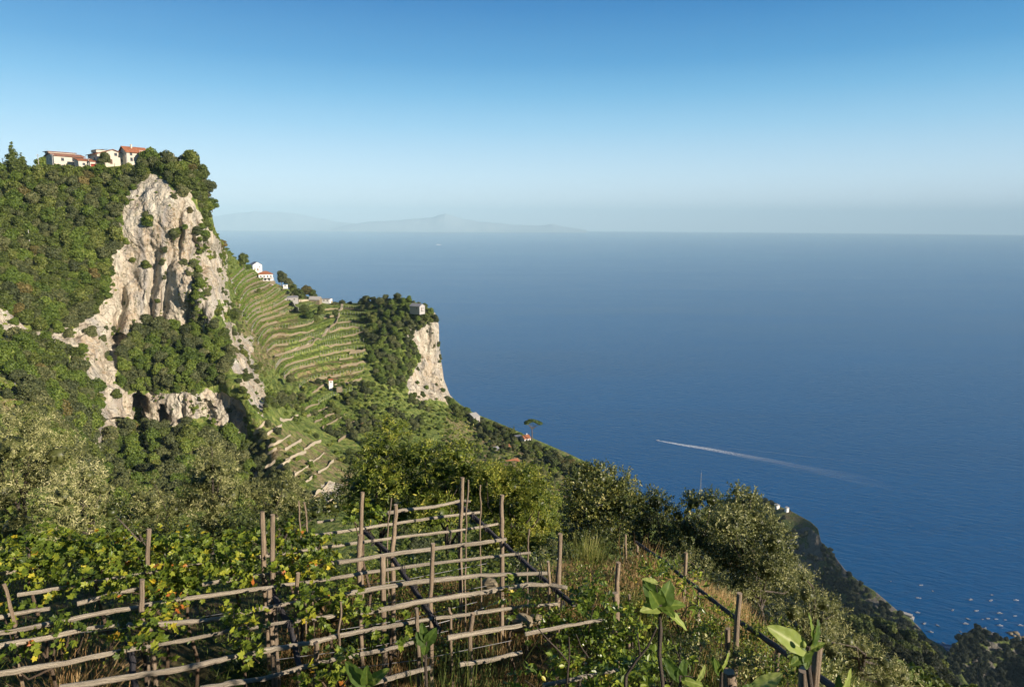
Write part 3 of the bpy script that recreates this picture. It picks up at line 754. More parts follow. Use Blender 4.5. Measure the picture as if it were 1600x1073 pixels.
# woods on the massif: the largest trees one by one, the undergrowth between them as one mass
WOODS = [
    ('left', [(-70, 272), (52, 268), (66, 278), (150, 276), (214, 272), (236, 262), (226, 284), (196, 300), (186, 348), (190, 380), (172, 408), (172, 448), (155, 480), (122, 508), (62, 518), (0, 478), (-70, 480)], 15.5, 1.0,
     'evergreen oak in the dense wood on the slope left of the white cliff', 'evergreen oaks on the slope left of the cliff'),
    ('brow', [(236, 258), (300, 264), (316, 280), (324, 305), (330, 335), (322, 345), (314, 330), (304, 306), (298, 296), (272, 292), (258, 276), (240, 268)], 12.5, .85,
     'evergreen oak on the brow above the white cliff', 'evergreen oaks on the brow of the cliff'),
    ('lower', [(-60, 545), (30, 535), (90, 556), (130, 592), (154, 622), (156, 660), (143, 700), (138, 760), (60, 760), (36, 600), (-60, 560)], 17, 1.0,
     'evergreen oak in the wood below the left cliff band', 'evergreen oaks below the cliff band'),
    ('ledge', [(186, 556), (212, 514), (250, 507), (285, 520), (322, 524), (350, 518), (362, 560), (345, 600), (300, 609), (242, 610), (192, 612)], 15, .95,
     'evergreen oak on the wooded ledge above the caves', 'evergreen oaks on the ledge above the caves'),
    ('foot', [(150, 715), (180, 685), (215, 668), (262, 672), (300, 690), (330, 668), (378, 684), (392, 725), (385, 800), (140, 800)], 17, 1.0,
     'bright green oak in the wood at the foot of the cliff', 'oaks at the foot of the cliff'),
    ('cape', [(562, 474), (600, 466), (640, 466), (668, 482), (680, 502), (662, 512), (643, 520), (652, 545), (656, 572), (640, 590), (628, 612), (600, 604), (582, 582), (574, 540), (568, 500)], 11.5, 1.0,
     'dark evergreen oak on the cape behind the pale crag', 'evergreen oaks on the cape'),
]
n_oak = 0
PLACE = {'left': 'wood left of the white cliff', 'brow': 'trees on the brow over the cliff', 'lower': 'wood under the left cliff band', 'ledge': 'wooded ledge over the caves', 'foot': 'wood at the cliff foot', 'cape': 'wood on the cape'}
mass_pts = []
for key, poly, sp, sc, lab, grp in WOODS:
    pts = fill(poly, sp, len(key)*7+3)
    for (x, y) in pts:
        w = mass.at(x, y); s = sc*rnd.uniform(.75, 1.3)
        if n_oak < 292:
            tone = rnd.choice(TONES); word = {'oak': 'dark green', 'oak_light': 'bright green', 'oak_grey': 'grey-green', 'oak_rust': 'russet'}[tone]
            ys = [q[1] for q in poly]; xs = [q[0] for q in poly]; fy = (y-min(ys))/(max(ys)-min(ys)); fx = (x-min(xs))/(max(xs)-min(xs))
            lab2 = '%s oak in the %s, %s %s part' % (word, PLACE[key], ('upper' if fy < .33 else 'middle' if fy < .66 else 'lower'), ('outer' if fx < .4 else 'central' if fx < .7 else 'seaward'))
            make_far('evergreen_oak', rnd.choice(OAKS), w-Vector((0, 0, .8*s)), s, rnd.uniform(0, 6.28), lab2, 'tree', grp, tone=tone); n_oak += 1
        else: mass_pts.append((w-Vector((0, 0, .8*s)), s))
    for (x, y) in fill(poly, sp*.62, len(key)*5+1):
        w = mass.at(x, y); mass_pts.append((w-Vector((0, 0, 1.6)), rnd.uniform(.5, .8)*sc))
print('oaks', n_oak, 'mass', len(mass_pts))
wood_mass('woods', 'dense evergreen understorey filling the woods of the massif', mass_pts, OAKS, 'oak')
# open scrub over the middle slopes
SCRUB = [([(415, 612), (470, 600), (520, 596), (600, 604), (632, 615), (700, 628), (760, 658), (830, 700), (900, 728), (960, 775), (1010, 830), (800, 830), (600, 800), (545, 745), (500, 690), (450, 660)], 6.6, .98),
         ([(345, 395), (360, 400), (372, 470), (400, 560), (425, 610), (440, 680), (500, 745), (520, 800), (400, 800), (396, 700), (385, 640), (352, 520), (338, 420)], 7.2, .78),
         ([(-20, 590), (50, 600), (50, 680), (-20, 680)], 12, .7), ([(1000, 830), (1050, 850), (1050, 920), (600, 900), (600, 800)], 12, .9)]
scrub = []; scrub_oak = []
for poly, sp, sc in SCRUB:
    for (x, y) in fill(poly, sp, int(sp*10)):
        if mass.rk(x, y) > .5 and rnd.random() < .75: continue
        if y > 625 and rnd.random() < .6 and (inpoly(np.array([x]), np.array([y]), TERR[2][0])[0] or inpoly(np.array([x]), np.array([y]), TERR[1][0])[0]): continue
        n = float(vnoise(np.array([[x/26, y/18, 1.0]]), 8)[0])
        if n < -.45 and rnd.random() < .7: continue
        w = mass.at(x, y); s = sc*rnd.uniform(.6, 1.35)
        (scrub_oak if n > .25 or rnd.random() < .10 else scrub).append((w-Vector((0, 0, .4)), s))
wood_mass('scrub', 'low mixed maquis scrub over the middle slopes', scrub, MAQ, 'maquis')
wood_mass('thicket', 'darker thickets of young oaks among the scrub', [(w, s*.62) for w, s in scrub_oak], OAKS, 'oak')
# single bushes clinging to the bare rock
BUSH = [(235, 338, .95), (231, 350, .7), (270, 372, .6), (277, 366, .5), (285, 302, .8), (320, 388, .9), (330, 400, .9), (323, 372, .7), (341, 402, .7), (228, 417, .55), (293, 357, .35), (207, 410, .35),
        (100, 541, .75), (90, 545, .7), (137, 516, .7), (141, 524, .6), (128, 570, .8), (118, 560, .7), (185, 527, .5), (196, 522, .5), (322, 352, .6), (330, 358, .55), (338, 365, .6), (345, 384, .6), (352, 398, .6),
        (310, 487, .6), (322, 492, .6), (340, 490, .7), (334, 510, .7), (300, 330, .4), (263, 280, .6), (254, 276, .6), (305, 635, .5), (318, 640, .6), (325, 652, .6), (292, 662, .6), (268, 668, .6), (180, 620, .5), (186, 660, .6),
        (372, 545, .6), (380, 555, .6), (388, 590, .6), (398, 570, .5), (366, 520, .7), (360, 500, .8), (384, 610, .6), (410, 600, .5),
        (676, 495, .55), (684, 503, .4), (680, 542, .5), (688, 565, .35), (668, 606, .5), (655, 515, .6), (690, 612, .5), (660, 620, .6), (652, 600, .4), (245, 300, .35), (215, 320, .3), (250, 470, .3), (300, 300, .7), (310, 312, .8), (168, 470, .5), (60, 530, .6), (20, 545, .8), (150, 560, .35), (214, 660, .6), (205, 672, .7), (340, 668, .8), (30, 350, .6)]
def bush_label(x, y, s):
    size = 'large' if s >= .8 else 'middling' if s >= .55 else 'small'
    if x > 600: where = 'on the seaward crag, %s half' % ('upper' if y < 560 else 'lower')
    elif y > 615: where = 'beside the %s cave mouths' % ('left' if x < 250 else 'right')
    elif x > 355: where = 'on the rock rib right of the wooded ledge'
    elif x > 305: where = 'on the right flank of the white cliff, %s' % ('high up' if y < 395 else 'low down')
    elif x > 190: where = 'on the open face of the white cliff, %s' % ('near the brow' if y < 320 else 'halfway' if y < 400 else 'low down')
    else: where = 'on the pale rock band left of the cliff'
    return '%s dark shrub rooted %s' % (size, where)
for x, y, s in BUSH:
    make_far('cliff_shrub', rnd.choice(MAQ if rnd.random() < .4 else OAKS), mass.at(x, y)-Vector((0, 0, 2.4*s)), s*1.45, rnd.uniform(0, 6), bush_label(x, y, s), 'shrub', 'shrubs clinging to bare rock', .9)
tufts = []
for poly in ROCKS[:4]+[ROCKS[6]]:
    for (x, y) in fill(poly, 5.5, 31):
        if mass.rk(x, y) < .5: continue
        n = float(vnoise(np.array([[x/16, y/20, 2.0]]), 22)[0]); right = (302 < x < 360 and y < 520) or (x < 135 and rnd.random() < .55)
        if not right and (n < .42 or rnd.random() < .35): continue
        if right and n < -.15: continue
        tufts.append((mass.at(x, y)-Vector((0, 0, .9)), rnd.uniform(.3, .62)*(1.35 if right else .85)))
wood_mass('cliff_scrub', 'small tufts and bushes rooted in the cracks of the pale cliffs', tufts, MAQ+OAKS[:2], 'oak')
crest_w = []
for (x, y) in fill([(700, 626), (740, 650), (800, 678), (860, 708), (925, 741), (960, 768), (950, 782), (905, 748), (850, 722), (790, 692), (735, 666), (700, 642)], 7, 55):
    crest_w.append((mass.at(x, y)-Vector((0, 0, 1.5)), rnd.uniform(.6, 1.25)))
wood_mass('crest_thicket', 'thicket along the crest of the seaward slope', crest_w, OAKS, 'oak')
# headland woods, the mountain's shade put into their leaf colour
hp = []
for poly, sp in (([(1185, 778), (1236, 800), (1278, 828), (1290, 856), (1348, 918), (1404, 960), (1450, 1002), (1500, 1050), (1500, 1150), (900, 1150), (880, 850), (1060, 820), (1130, 786)], 9.0),):
    for (x, y) in fill(poly, sp, 5):
        if headland.rk(x, y) > .5 and rnd.random() < .9: continue
        if y < 826 and x > 1208 and rnd.random() < .75: continue
        hp.append((headland.at(x, y)-Vector((0, 0, 1)), rnd.uniform(.8, 1.5)))
for (x, y) in fill([(1484, 1016), (1502, 998), (1525, 981), (1560, 994), (1640, 1014), (1700, 1100), (1484, 1120)], 8, 9):
    if point.rk(x, y) > .5 and rnd.random() < .6: continue
    hp.append((point.at(x, y)-Vector((0, 0, 1)), rnd.uniform(.8, 1.4)))
wood_mass('woodland', 'woodland with shade put into its dark colour, covering the headlands above the cove', hp, OAKS, 'oak', ['oak_dark'])
# the near hillside below the terraces
hp = []
rs_ = random.Random(4)
for _ in range(5200):
    x = rs_.uniform(-75, 235); y = 20+rs_.random()**.8*330
    if x < -90+y*.1: continue
    if rs_.random() > .35+60/(y+40): continue
    if x < 45 and y > 130: continue
    if y > 90 and x > y*.40: continue
    if y < 34 and x > 9+ (y-20)*.2: s = rs_.uniform(.35, .6)
    else: s = rs_.uniform(.55, 1.0)
    if y < 30 and x < 14: continue
    hp.append((Vector((x, y, gz1(x, y)-.8)), s))
dk_ = []
for _ in range(1500):
    y = rs_.uniform(90, 330); x = y*rs_.uniform(.40, .72); dk_.append((Vector((x, y, gz1(x, y)-1.2)), rs_.uniform(.8, 1.5)))
wood_mass('hillside_scrub', 'mixed scrub covering the near hillside below the terraces', hp, MAQ+OAKS[:2], 'maquis')
wood_mass('slope_wood', 'wood coloured dark for shade on the near slope falling to the cove', dk_, OAKS, 'oak', ['oak_dark', 'oak_dark', 'oak'])  # shade on this slope is carried by the leaf colour
# ------------------------------------------------------------------ buildings
MAT['plaster'] = plain('cream_plaster', (.62, .57, .46), .85, .2, .10, 1.2)
MAT['white_plaster'] = plain('white_plaster', (.82, .80, .76), .85, .2, .07, 1.2)
MAT['grey_plaster'] = plain('grey_render', (.42, .40, .37), .9, .2, .15, 1.5)
MAT['stone'] = plain('dry_stone', (.34, .28, .18), .95, .1, .28, 2.2)
MAT['glass'] = plain('window_glass', (.05, .06, .07), .15, .6, .05)
MAT['shutter'] = plain('brown_shutter', (.12, .07, .045), .7, .3, .1)
MAT['frame'] = plain('stone_surround', (.55, .50, .43), .8, .2, .1)
MAT['concrete'] = plain('pale_concrete', (.50, .48, .44), .9, .2, .15, 1.0)
MAT['slate'] = plain('grey_sheet_roof', (.33, .33, .34), .7, .3, .15, 1.0)
MAT['metal'] = plain('galvanised_metal', (.45, .45, .44), .5, .5, .1, 2, .5)
MAT['red'] = plain('red_awning_cloth', (.45, .07, .05), .8, .2, .1)
MAT['blue'] = plain('blue_sheet', (.10, .28, .45), .6, .3, .1)
def tile_mat(name, a, b):
    m = M(name); p = m.obj()
    n = m.noise(p, 1.1, 6, .65)
    w = m.n('TexWave', Vector=p, Scale=1.9, Distortion=.4)
    c = m.ramp(n.outputs[0], [(.3, a), (.62, b)]).outputs[0]
    return m.finish(m.mix(m.math('MULTIPLY', w.outputs['Fac'], .22), c, tuple(x*.45 for x in a)), .85, m.bump(w.outputs['Fac'], .6, .06), .2)
MAT['tiles'] = tile_mat('terracotta_tiles', (.26, .09, .045), (.46, .19, .095))
MAT['tiles_old'] = tile_mat('weathered_tiles', (.22, .10, .07), (.42, .22, .14))
def house(name, label, loc, w, d, h, rz, wall, roofm, roof='x', rise=1.6, over=.5, wins=(), chim=None, base=3.0, group=None, cat='house', door=None):
    """walls with their plinth, a thick overhanging roof, windows (surround > pane); front is -y"""
    o = empty(name, loc, label, cat, group, rz)
    g = Geo(); X, Y = w/2, d/2
    if roof in ('x', 'y'):
        if roof == 'x': prof = [(-Y, -base), (Y, -base), (Y, h), (0, h+rise), (-Y, h)]; V = [(s*X, a, b) for s in (-1, 1) for a, b in prof]
        else: prof = [(-X, -base), (X, -base), (X, h), (0, h+rise), (-X, h)]; V = [(a, s*Y, b) for s in (-1, 1) for a, b in prof]
        g.add(V, [(0, 1, 2, 3, 4)]); g.add(V, [(9, 8, 7, 6, 5)]); g.add(V, [(k, 5+k, 5+(k+1) % 5, (k+1) % 5) for k in range(5)])
    else: g.box(-X, X, -Y, Y, -base, h)
    g.build('wall', wall, o)
    r = Geo(); th = .22
    if roof == 'x':
        sl = rise/Y
        for s in (-1, 1):
            A = [(-X-over, 0, h+rise+.06), (X+over, 0, h+rise+.06), (X+over, s*(Y+over), h-sl*over+.06), (-X-over, s*(Y+over), h-sl*over+.06)]
            V = A+[(a, b, c+th) for a, b, c in A]; r.add(V, [(0, 1, 2, 3), (4, 5, 6, 7), (0, 1, 5, 4), (1, 2, 6, 5), (2, 3, 7, 6), (3, 0, 4, 7)])
    elif roof == 'y':
        sl = rise/X
        for s in (-1, 1):
            A = [(0, -Y-over, h+rise+.06), (0, Y+over, h+rise+.06), (s*(X+over), Y+over, h-sl*over+.06), (s*(X+over), -Y-over, h-sl*over+.06)]
            V = A+[(a, b, c+th) for a, b, c in A]; r.add(V, [(0, 1, 2, 3), (4, 5, 6, 7), (0, 1, 5, 4), (1, 2, 6, 5), (2, 3, 7, 6), (3, 0, 4, 7)])
    elif roof == 'hip':
        k = max(X-Y, 0.0)*.9
        A = [(-X-over, -Y-over, h), (X+over, -Y-over, h), (X+over, Y+over, h), (-X-over, Y+over, h)]
        r.box(-X-over, X+over, -Y-over, Y+over, h+.01, h+.16)
        V = [(a, b, c+.165) for a, b, c in A]+[(-k, 0, h+rise), (k, 0, h+rise)]
        r.add(V, [(0, 1, 5, 4), (2, 3, 4, 5)]); r.add(V, [(1, 2, 5), (3, 0, 4)]); r.add(V, [(3, 2, 1, 0)])
    elif roof == 'flat':
        r.box(-X-over, X+over, -Y-over, Y+over, h+.01, h+.28)
    elif roof == 'shed':
        A = [(-X-over, -Y-over, h+.05), (X+over, -Y-over, h+.05), (X+over, Y+over, h+rise), (-X-over, Y+over, h+rise)]
        V = A+[(a, b, c+th) for a, b, c in A]; r.add(V, [(0, 1, 2, 3), (4, 5, 6, 7), (0, 1, 5, 4), (1, 2, 6, 5), (2, 3, 7, 6), (3, 0, 4, 7)])
        g2 = Geo().add([(-X, -Y, h), (X, -Y, h), (X, Y, h), (-X, Y, h), (-X, Y, h+rise-.1), (X, Y, h+rise-.1)], [(2, 3, 4, 5)]).add([(-X, -Y, h), (-X, Y, h), (-X, Y, h+rise-.1)], [(0, 1, 2)]).add([(X, -Y, h), (X, Y, h), (X, Y, h+rise-.1)], [(0, 1, 2)])
        g2.build('gable', wall, o)
    ro = r.build('roof', roofm, o)
    if chim:
        cx, cy_, cw, ch = chim
        Geo().box(cx-cw/2, cx+cw/2, cy_-cw/2, cy_+cw/2, h, h+rise+ch).box(cx-cw*.7, cx+cw*.7, cy_-cw*.7, cy_+cw*.7, h+rise+ch+.01, h+rise+ch+.16).build('chimney', wall, ro)
    def opening(nm, side, u, z, ww, hh, mat):
        f = Geo(); p = Geo(); e = .05
        def bx(G, u0, u1, z0, z1, t0, t1):
            if side == 'f': G.box(u0, u1, -Y-t1, -Y-t0, z0, z1)
            elif side == 'l': G.box(-X-t1, -X-t0, u0, u1, z0, z1)
            else: G.box(X+t0, X+t1, u0, u1, z0, z1)
        b = .12
        bx(f, u-ww/2-b, u-ww/2, z-b, z+hh+b, -.02, .09); bx(f, u+ww/2, u+ww/2+b, z-b, z+hh+b, -.02, .09)
        bx(f, u-ww/2, u+ww/2, z+hh, z+hh+b, -.02, .085); bx(f, u-ww/2, u+ww/2, z-b, z, -.02, .13)
        wo = f.build(nm, MAT['frame'], o)
        bx(p, u-ww/2, u+ww/2, z, z+hh, -.01, .012)
        p.build('pane' if nm == 'window' else 'leaf_panel', mat, wo)
    for (side, u, z, ww, hh) in wins: opening('window', side, u, z, ww, hh, MAT['glass'])
    if door: opening('door', door[0], door[1], door[2], door[3], door[4], MAT['shutter'])
    return o
def top_at(px, py, Y): return P(px, py, Y)
# hamlet on the cliff top (about 310 m away: 1 px is 0.29 m)
def on_crest(px, py, Y, z_off=0):
    v = P(px, py, Y); v.z += z_off; return v
v = on_crest(103, 262, 312, .6)
h1 = house('house', 'long cream two-storey house with low brown tiled roof on the cliff top', v, 12.0, 8, 4.0, R(54), MAT['plaster'], MAT['tiles_old'], 'x', 1.1, .7,
      [('f', -2.6, 1.9, 1.1, 1.3), ('f', 1.8, 1.9, 1.1, 1.3), ('f', -2.6, -.9, 1.0, 1.1), ('l', 1.6, 2.0, .9, 1.4), ('l', -1.2, 2.0, .9, 1.4)], (-3.5, 1.5, .9, .7), 5, door=('f', 1.8, -1.6, 1.1, 2.0))
Geo().box(-6.2, 4.5, .2, 4.2, 5.02, 5.8).build('upper_storey', MAT['plaster'], h1)
Geo().box(-6.8, 5.1, -.3, 4.8, 5.81, 6.02).build('upper_roof', MAT['tiles_old'], h1)
house('farm_annex', 'low annex with bright orange tiled lean-to roof beside the long cream house', on_crest(133, 262, 308), 6.5, 5, 2.6, R(50), MAT['plaster'], MAT['tiles'], 'shed', 1.3, .5, [('f', -1.2, .8, 1.0, 1.0), ('f', 1.4, .8, .9, 1.0)], None, 4, cat='building')
o = house('house', 'house with wide low gable between the long cream and the red-roofed houses', on_crest(170, 256, 320), 13, 11, 3.6, R(50), MAT['plaster'], MAT['tiles_old'], 'y', 2.2, .8,
      [('f', 1.2, 3.2, 1.2, 1.3), ('f', -3.8, 1.2, 1.0, 1.3), ('f', 3.8, .6, 1.2, 1.2), ('l', -2.0, 1.0, 1.0, 1.2)], None, 4, door=('f', -1.0, -.4, 1.1, 2.0))
Geo().box(-5.6, -1.0, -2.5, 3.5, 4.5, 5.6).add([(-6.1, -3, 5.61), (-.6, -3, 6.2), (-.6, 4, 6.2), (-6.1, 4, 5.61)], [(0, 1, 2, 3)], 1).build('dormer', [MAT['plaster'], MAT['tiles']], o)
gr_ = house('garden_room', 'small open garden room with red awning below the wide gabled house', on_crest(150, 262, 309), 5.5, 3.5, 2.2, R(48), MAT['plaster'], MAT['tiles_old'], 'shed', .7, .35, [('f', 0, .5, 1.6, 1.2)], None, 3, cat='building')
Geo().box(-2.4, 1.0, -2.6, -1.95, 1.2, 1.35).box(-2.4, 1.0, -1.85, -1.8, .1, 1.2).build('awning', MAT['red'], gr_)
o = house('house', 'tall house with bright red tiled roof and stacked balconies, highest on the cliff top', on_crest(210, 255, 322), 9.0, 7.5, 4.6, R(50), MAT['plaster'], MAT['tiles'], 'x', 2.3, .7,
      [('f', -2.6, 3.0, 1.0, 1.5), ('l', 0, 2.8, 1.0, 1.3), ('f', -2.6, .5, 1.0, 1.5)], (-1.2, -1.0, .55, 1.0), 5)
for z in (2.2, 4.4):
    b = Geo().box(.2, 5.6, -6.1, -4.5, z-.15, z).build('balcony', MAT['concrete'], o)
    r = Geo().box(.2, 5.6, -6.12, -6.04, z+.85, z+.93)
    for k in range(9): r.box(.25+k*.64, .31+k*.64, -6.11, -6.05, z, z+.85)
    r.build('railing', MAT['white_plaster'], b)
def utility_pole(px, py_top, py_base, Y, label, arm=True, group='thin utility poles on the cliff'):
    b = P(px, py_base, Y); t = P(px, py_top, Y)
    o = empty('utility_pole', b, label, 'pole', group); H = t.z-b.z
    g = Geo().tube([(0, 0, -1.0), (0, 0, H)], [.17, .11], 8); g.build('post', MAT['concrete'], o)
    if arm:
        c = Geo().box(-.7, .7, -.05, .05, H-.55, H-.43).build('crossarm', MAT['metal'], o)
        for k in (-.6, 0, .6): Geo().box(k-.06, k+.06, -.06, .06, H-.43, H-.22).build('insulator', MAT['white_plaster'], c)
    return o
utility_pole(6.5, 247, 273, 300, 'thin grey utility pole beside the tall pine at the far left of the cliff top')
utility_pole(61, 241, 262, 306, 'utility pole standing just left of the long cream house', True)
utility_pole(84, 240, 268, 300, 'utility pole standing in front of the corner of the long cream house', True)
utility_pole(267, 243, 257, 316, 'left one of the two thin poles standing close together on the brow trees', False)
utility_pole(272.5, 240, 258, 316, 'taller right one of the two thin poles standing close together on the brow trees', False)
utility_pole(283, 249, 260, 314, 'short pole with a small crossarm right of the two thin poles on the brow', True)
utility_pole(46, 359, 377, 268, 'short pale pole standing in the middle of the left slope wood', False)
utility_pole(139, 247, 262, 306, 'utility pole standing between the orange annex and the wide gabled house', True)
utility_pole(198, 242, 258, 312, 'slim pole in front of the tall red-roofed house', False)
hr_ = []
for x in range(62, 225, 7): hr_.append((P(x+rnd.uniform(-2, 2), 271+rnd.uniform(-1.5, 3), 304)-Vector((0, 0, 1.6)), rnd.uniform(.6, 1.0)))
wood_mass('hedge_thicket', 'line of small trees and bushes below the cliff-top houses', hr_, OAKS, 'oak')
# skyline trees of the hamlet
def sky_tree(name, key, px, py, Y, s, label, cat='tree', sz=1.0):
    return make_far(name, key, P(px, py, Y)-Vector((0, 0, 1.2*s)), s, rnd.uniform(0, 6.28), label, cat, None, sz)
sky_tree('pine_tree', 'pine0', 22, 270, 300, 1.75, 'tall loose pine standing above the wood at the far left of the cliff top', sz=.95)
sky_tree('pine_tree', 'pine0', 36, 266, 306, 1.25, 'smaller pine just right of the tall loose pine at the cliff top', sz=.8)
sky_tree('oak_tree', 'oak1', 68, 264, 325, 1.1, 'dark tree showing behind the left end of the long cream house')
sky_tree('oak_tree', 'oak2', 237, 259, 318, 1.65, 'tall green tree right beside the red-roofed house on the cliff top')
sky_tree('oak_tree', 'oak3', 222, 262, 312, 1.0, 'light green tree in front of the red-roofed house')
sky_tree('oak_tree', 'oak0', 262, 256, 322, 1.25, 'dark tree behind the pair of thin poles on the brow')
sky_tree('oak_tree', 'oak4', 300, 264, 318, 1.75, 'broad dark dome of a tree at the right corner of the cliff top')
sky_tree('oak_tree', 'oak2', 286, 262, 322, 1.15, 'tree left of the broad dark dome on the cliff corner')
sky_tree('oak_tree', 'oak1', 318, 278, 319, 1.2, 'tree hanging over the right edge of the cliff top')
sky_tree('oak_tree', 'oak3', 326, 300, 321, 1.15, 'upper tree clinging to the right rim of the cliff')
sky_tree('oak_tree', 'oak0', 331, 325, 322, 1.0, 'lower tree clinging to the right rim of the cliff')
sky_tree('oak_tree', 'oak4', 165, 255, 309, 1.0, 'grey green tree in front of the wide gabled house')
# the ridge with its two villas
house('house', 'small white gabled house standing on the ridge above the vineyard', P(400, 422, 548), 7.2, 8, 4.2, R(38), MAT['white_plaster'], MAT['slate'], 'y', 2.2, .25, [('f', -2.0, 1.2, .8, .9), ('f', 1.5, 2.4, .7, .8), ('l', 0, 2, 1, 1.1)], None, 3, door=('f', .2, -.3, .9, 1.9))
o = house('villa', 'white villa with orange hipped roof and arcaded terrace below the small white house', P(415, 438, 540), 10.5, 8, 5.0, R(24), MAT['white_plaster'], MAT['tiles'], 'hip', 2.4, .5, [('f', -3.6, 2.8, .9, 1.3), ('f', -1.2, 2.8, .9, 1.3), ('f', 1.4, 2.8, .9, 1.3), ('f', 3.8, 2.8, .9, 1.3), ('f', -3.6, .2, 1.2, 1.9), ('f', -.6, .2, 1.2, 1.9), ('f', 2.4, .2, 1.2, 1.9)], None, 4)
pc = Geo().box(-4.6, 5.6, -7.4, -4.6, 2.35, 2.5).build('porch', MAT['white_plaster'], o)
for k in range(5): Geo().box(-4.5+k*2.45, -4.2+k*2.45, -7.3, -7.0, -1.5, 2.34).build('column', MAT['white_plaster'], pc)
Geo().box(-6.5, 6.5, -8.6, -7.5, -2.6, .1).build('terrace_wall', MAT['stone'], o)
house('shed', 'flat blue-roofed lean-to left of the orange-roofed villa', P(398, 433, 543), 5.5, 4, 1.5, R(10), MAT['grey_plaster'], MAT['blue'], 'flat', .1, .3, [('f', 0, .3, 1.2, .8)], None, 2, cat='shed')
house('shed', 'tiny shed with blue sheet beside trees right of the villa', P(446, 447, 552), 3.2, 3, 1.3, R(10), MAT['white_plaster'], MAT['blue'], 'flat', .1, .2, [('f', 0, .2, .8, .8)], None, 2, cat='shed')
house('farm_building', 'low farm building with flat grey roof on the ridge saddle', P(454, 469, 540), 11, 6, 2.2, R(25), MAT['grey_plaster'], MAT['slate'], 'shed', .8, .4, [('f', -2.5, .4, 1.2, 1), ('f', 2.5, .4, 1.2, 1)], None, 4, cat='building')
house('farm_building', 'pale stone barn with pitched roof on the ridge right of the big trees', P(493, 471, 560), 9, 5, 1.8, R(-8), MAT['stone'], MAT['concrete'], 'x', 2.2, .3, [('f', 1.5, .3, .9, .9)], None, 3, cat='barn')
house('house', 'small low white house on the skyline beside the path saddle', P(511, 471, 565), 7, 5, 2.2, R(-10), MAT['white_plaster'], MAT['slate'], 'flat', .3, .3, [('f', -1.5, .7, .9, .9), ('f', 1.5, .7, .9, .9)], None, 3)
o = house('chapel', 'grey stone chapel with pale gable and two dark windows on the cape above the crag', P(652, 484, 508), 6.2, 9.5, 2.9, R(58), MAT['concrete'], MAT['slate'], 'y', 1.7, .3, [('f', 1.2, 1.0, .6, .9), ('l', -2, 1.2, .7, .8)], None, 3, cat='chapel', door=('f', -.6, .1, .9, 1.9))
Geo().box(-1.5, 1.5, -6.0, -3.6, -.4, -.2).build('terrace', MAT['concrete'], o)
house('hut', 'tiny pale hut with orange roof alone in the scrub below the terraces', P(517, 601, 402), 2.4, 2.4, 2.9, R(20), MAT['white_plaster'], MAT['tiles'], 'x', .7, .2, [('f', 0, 1.6, .6, .8)], None, 3, cat='hut')
house('hut', 'low roofless stone shelter just right of the tiny orange-roofed hut', P(530, 607, 398), 3.2, 2, .9, R(20), MAT['stone'], MAT['stone'], 'flat', .2, .1, [('f', 0, .1, .6, .5)], None, 2, cat='hut')
# houses down the seaward slope
house('house', 'pale ruined-looking house among trees at the top of the seaward slope', P(742, 660, 470), 5.2, 5.5, 4.6, R(35), MAT['grey_plaster'], MAT['concrete'], 'shed', 1.8, .2, [('f', -1, 3.4, .8, 1.2), ('f', 1.4, 1.0, .8, 1.2), ('l', 0, 3, .8, 1.1)], None, 4)
house('house', 'white house with orange roof directly under the umbrella pine', P(821, 693, 428), 4.6, 5, 4.2, R(32), MAT['white_plaster'], MAT['tiles'], 'x', 1.5, .3, [('f', -1.1, 2.6, .8, 1.1), ('f', 1.3, 2.6, .8, 1.1), ('f', 0, .3, .8, 1.2)], (1.5, 1, .6, .6), 4)
house('outbuilding', 'grey outbuilding left of the white house under the umbrella pine', P(810, 688, 432), 4, 4, 3.0, R(30), MAT['grey_plaster'], MAT['slate'], 'flat', .2, .2, [('f', 0, 1, .7, .8)], None, 3, cat='building')
house('house', 'house with large bright orange tiled roof half hidden by foreground trees', P(797, 731, 372), 9.5, 7.5, 2.6, R(35), MAT['white_plaster'], MAT['tiles'], 'x', 2.2, .4, [('f', -2, .8, .9, 1.1), ('f', 2, .8, .9, 1.1)], None, 3)
house('house', 'small orange-roofed house behind the one with the large orange roof', P(790, 703, 405), 4.6, 4.5, 2.2, R(30), MAT['plaster'], MAT['tiles'], 'x', 1.2, .3, [('f', 0, .7, .8, 1)], None, 3)
house('house', 'grey-roofed white farmhouse left of the large orange roof', P(768, 709, 396), 9, 5, 2.4, R(40), MAT['white_plaster'], MAT['slate'], 'x', 1.4, .3, [('f', -2, .8, .8, 1), ('f', 2, .8, .8, 1), ('f', 0, .8, .8, 1)], None, 4)
house('house', 'low house with dark grey roof beside the large orange roof', P(772, 724, 380), 7, 5, 2.0, R(38), MAT['white_plaster'], MAT['slate'], 'shed', 1.2, .3, [('f', 0, .6, .9, 1)], None, 4)
house('villa', 'left white villa on the tip of the shaded headland', P(1214, 790, 905), 5.5, 5, 1.9, R(20), MAT['white_plaster'], MAT['concrete'], 'flat', .3, .2, [('f', -1.6, .9, 1, 1.2), ('f', 1.6, .9, 1, 1.2)], None, 4)
house('villa', 'right white villa with square block on the tip of the shaded headland', P(1229.5, 795, 893), 4, 4, 2.6, R(20), MAT['white_plaster'], MAT['concrete'], 'flat', .3, .2, [('f', 0, 1.4, 1, 1.2)], None, 4)
house('boathouse', 'pale building at the water behind the dark rocky point', P(1598, 1013, 640), 13, 8, 5, R(15), MAT['concrete'], MAT['concrete'], 'flat', .3, .3, [('f', -3, 1.5, 1.2, 1.5), ('f', 0, 1.5, 1.2, 1.5), ('f', 3, 1.5, 1.2, 1.5)], None, 6, cat='building')
q = PZ(1414, 962, 1.6)
g = Geo(); g.box(-9, 9, -4, 4, -3, .8).box(-4, 7, -1.5, 3.0, .81, 3.2).box(-4.4, 7.4, -1.9, 3.4, 3.21, 3.4)
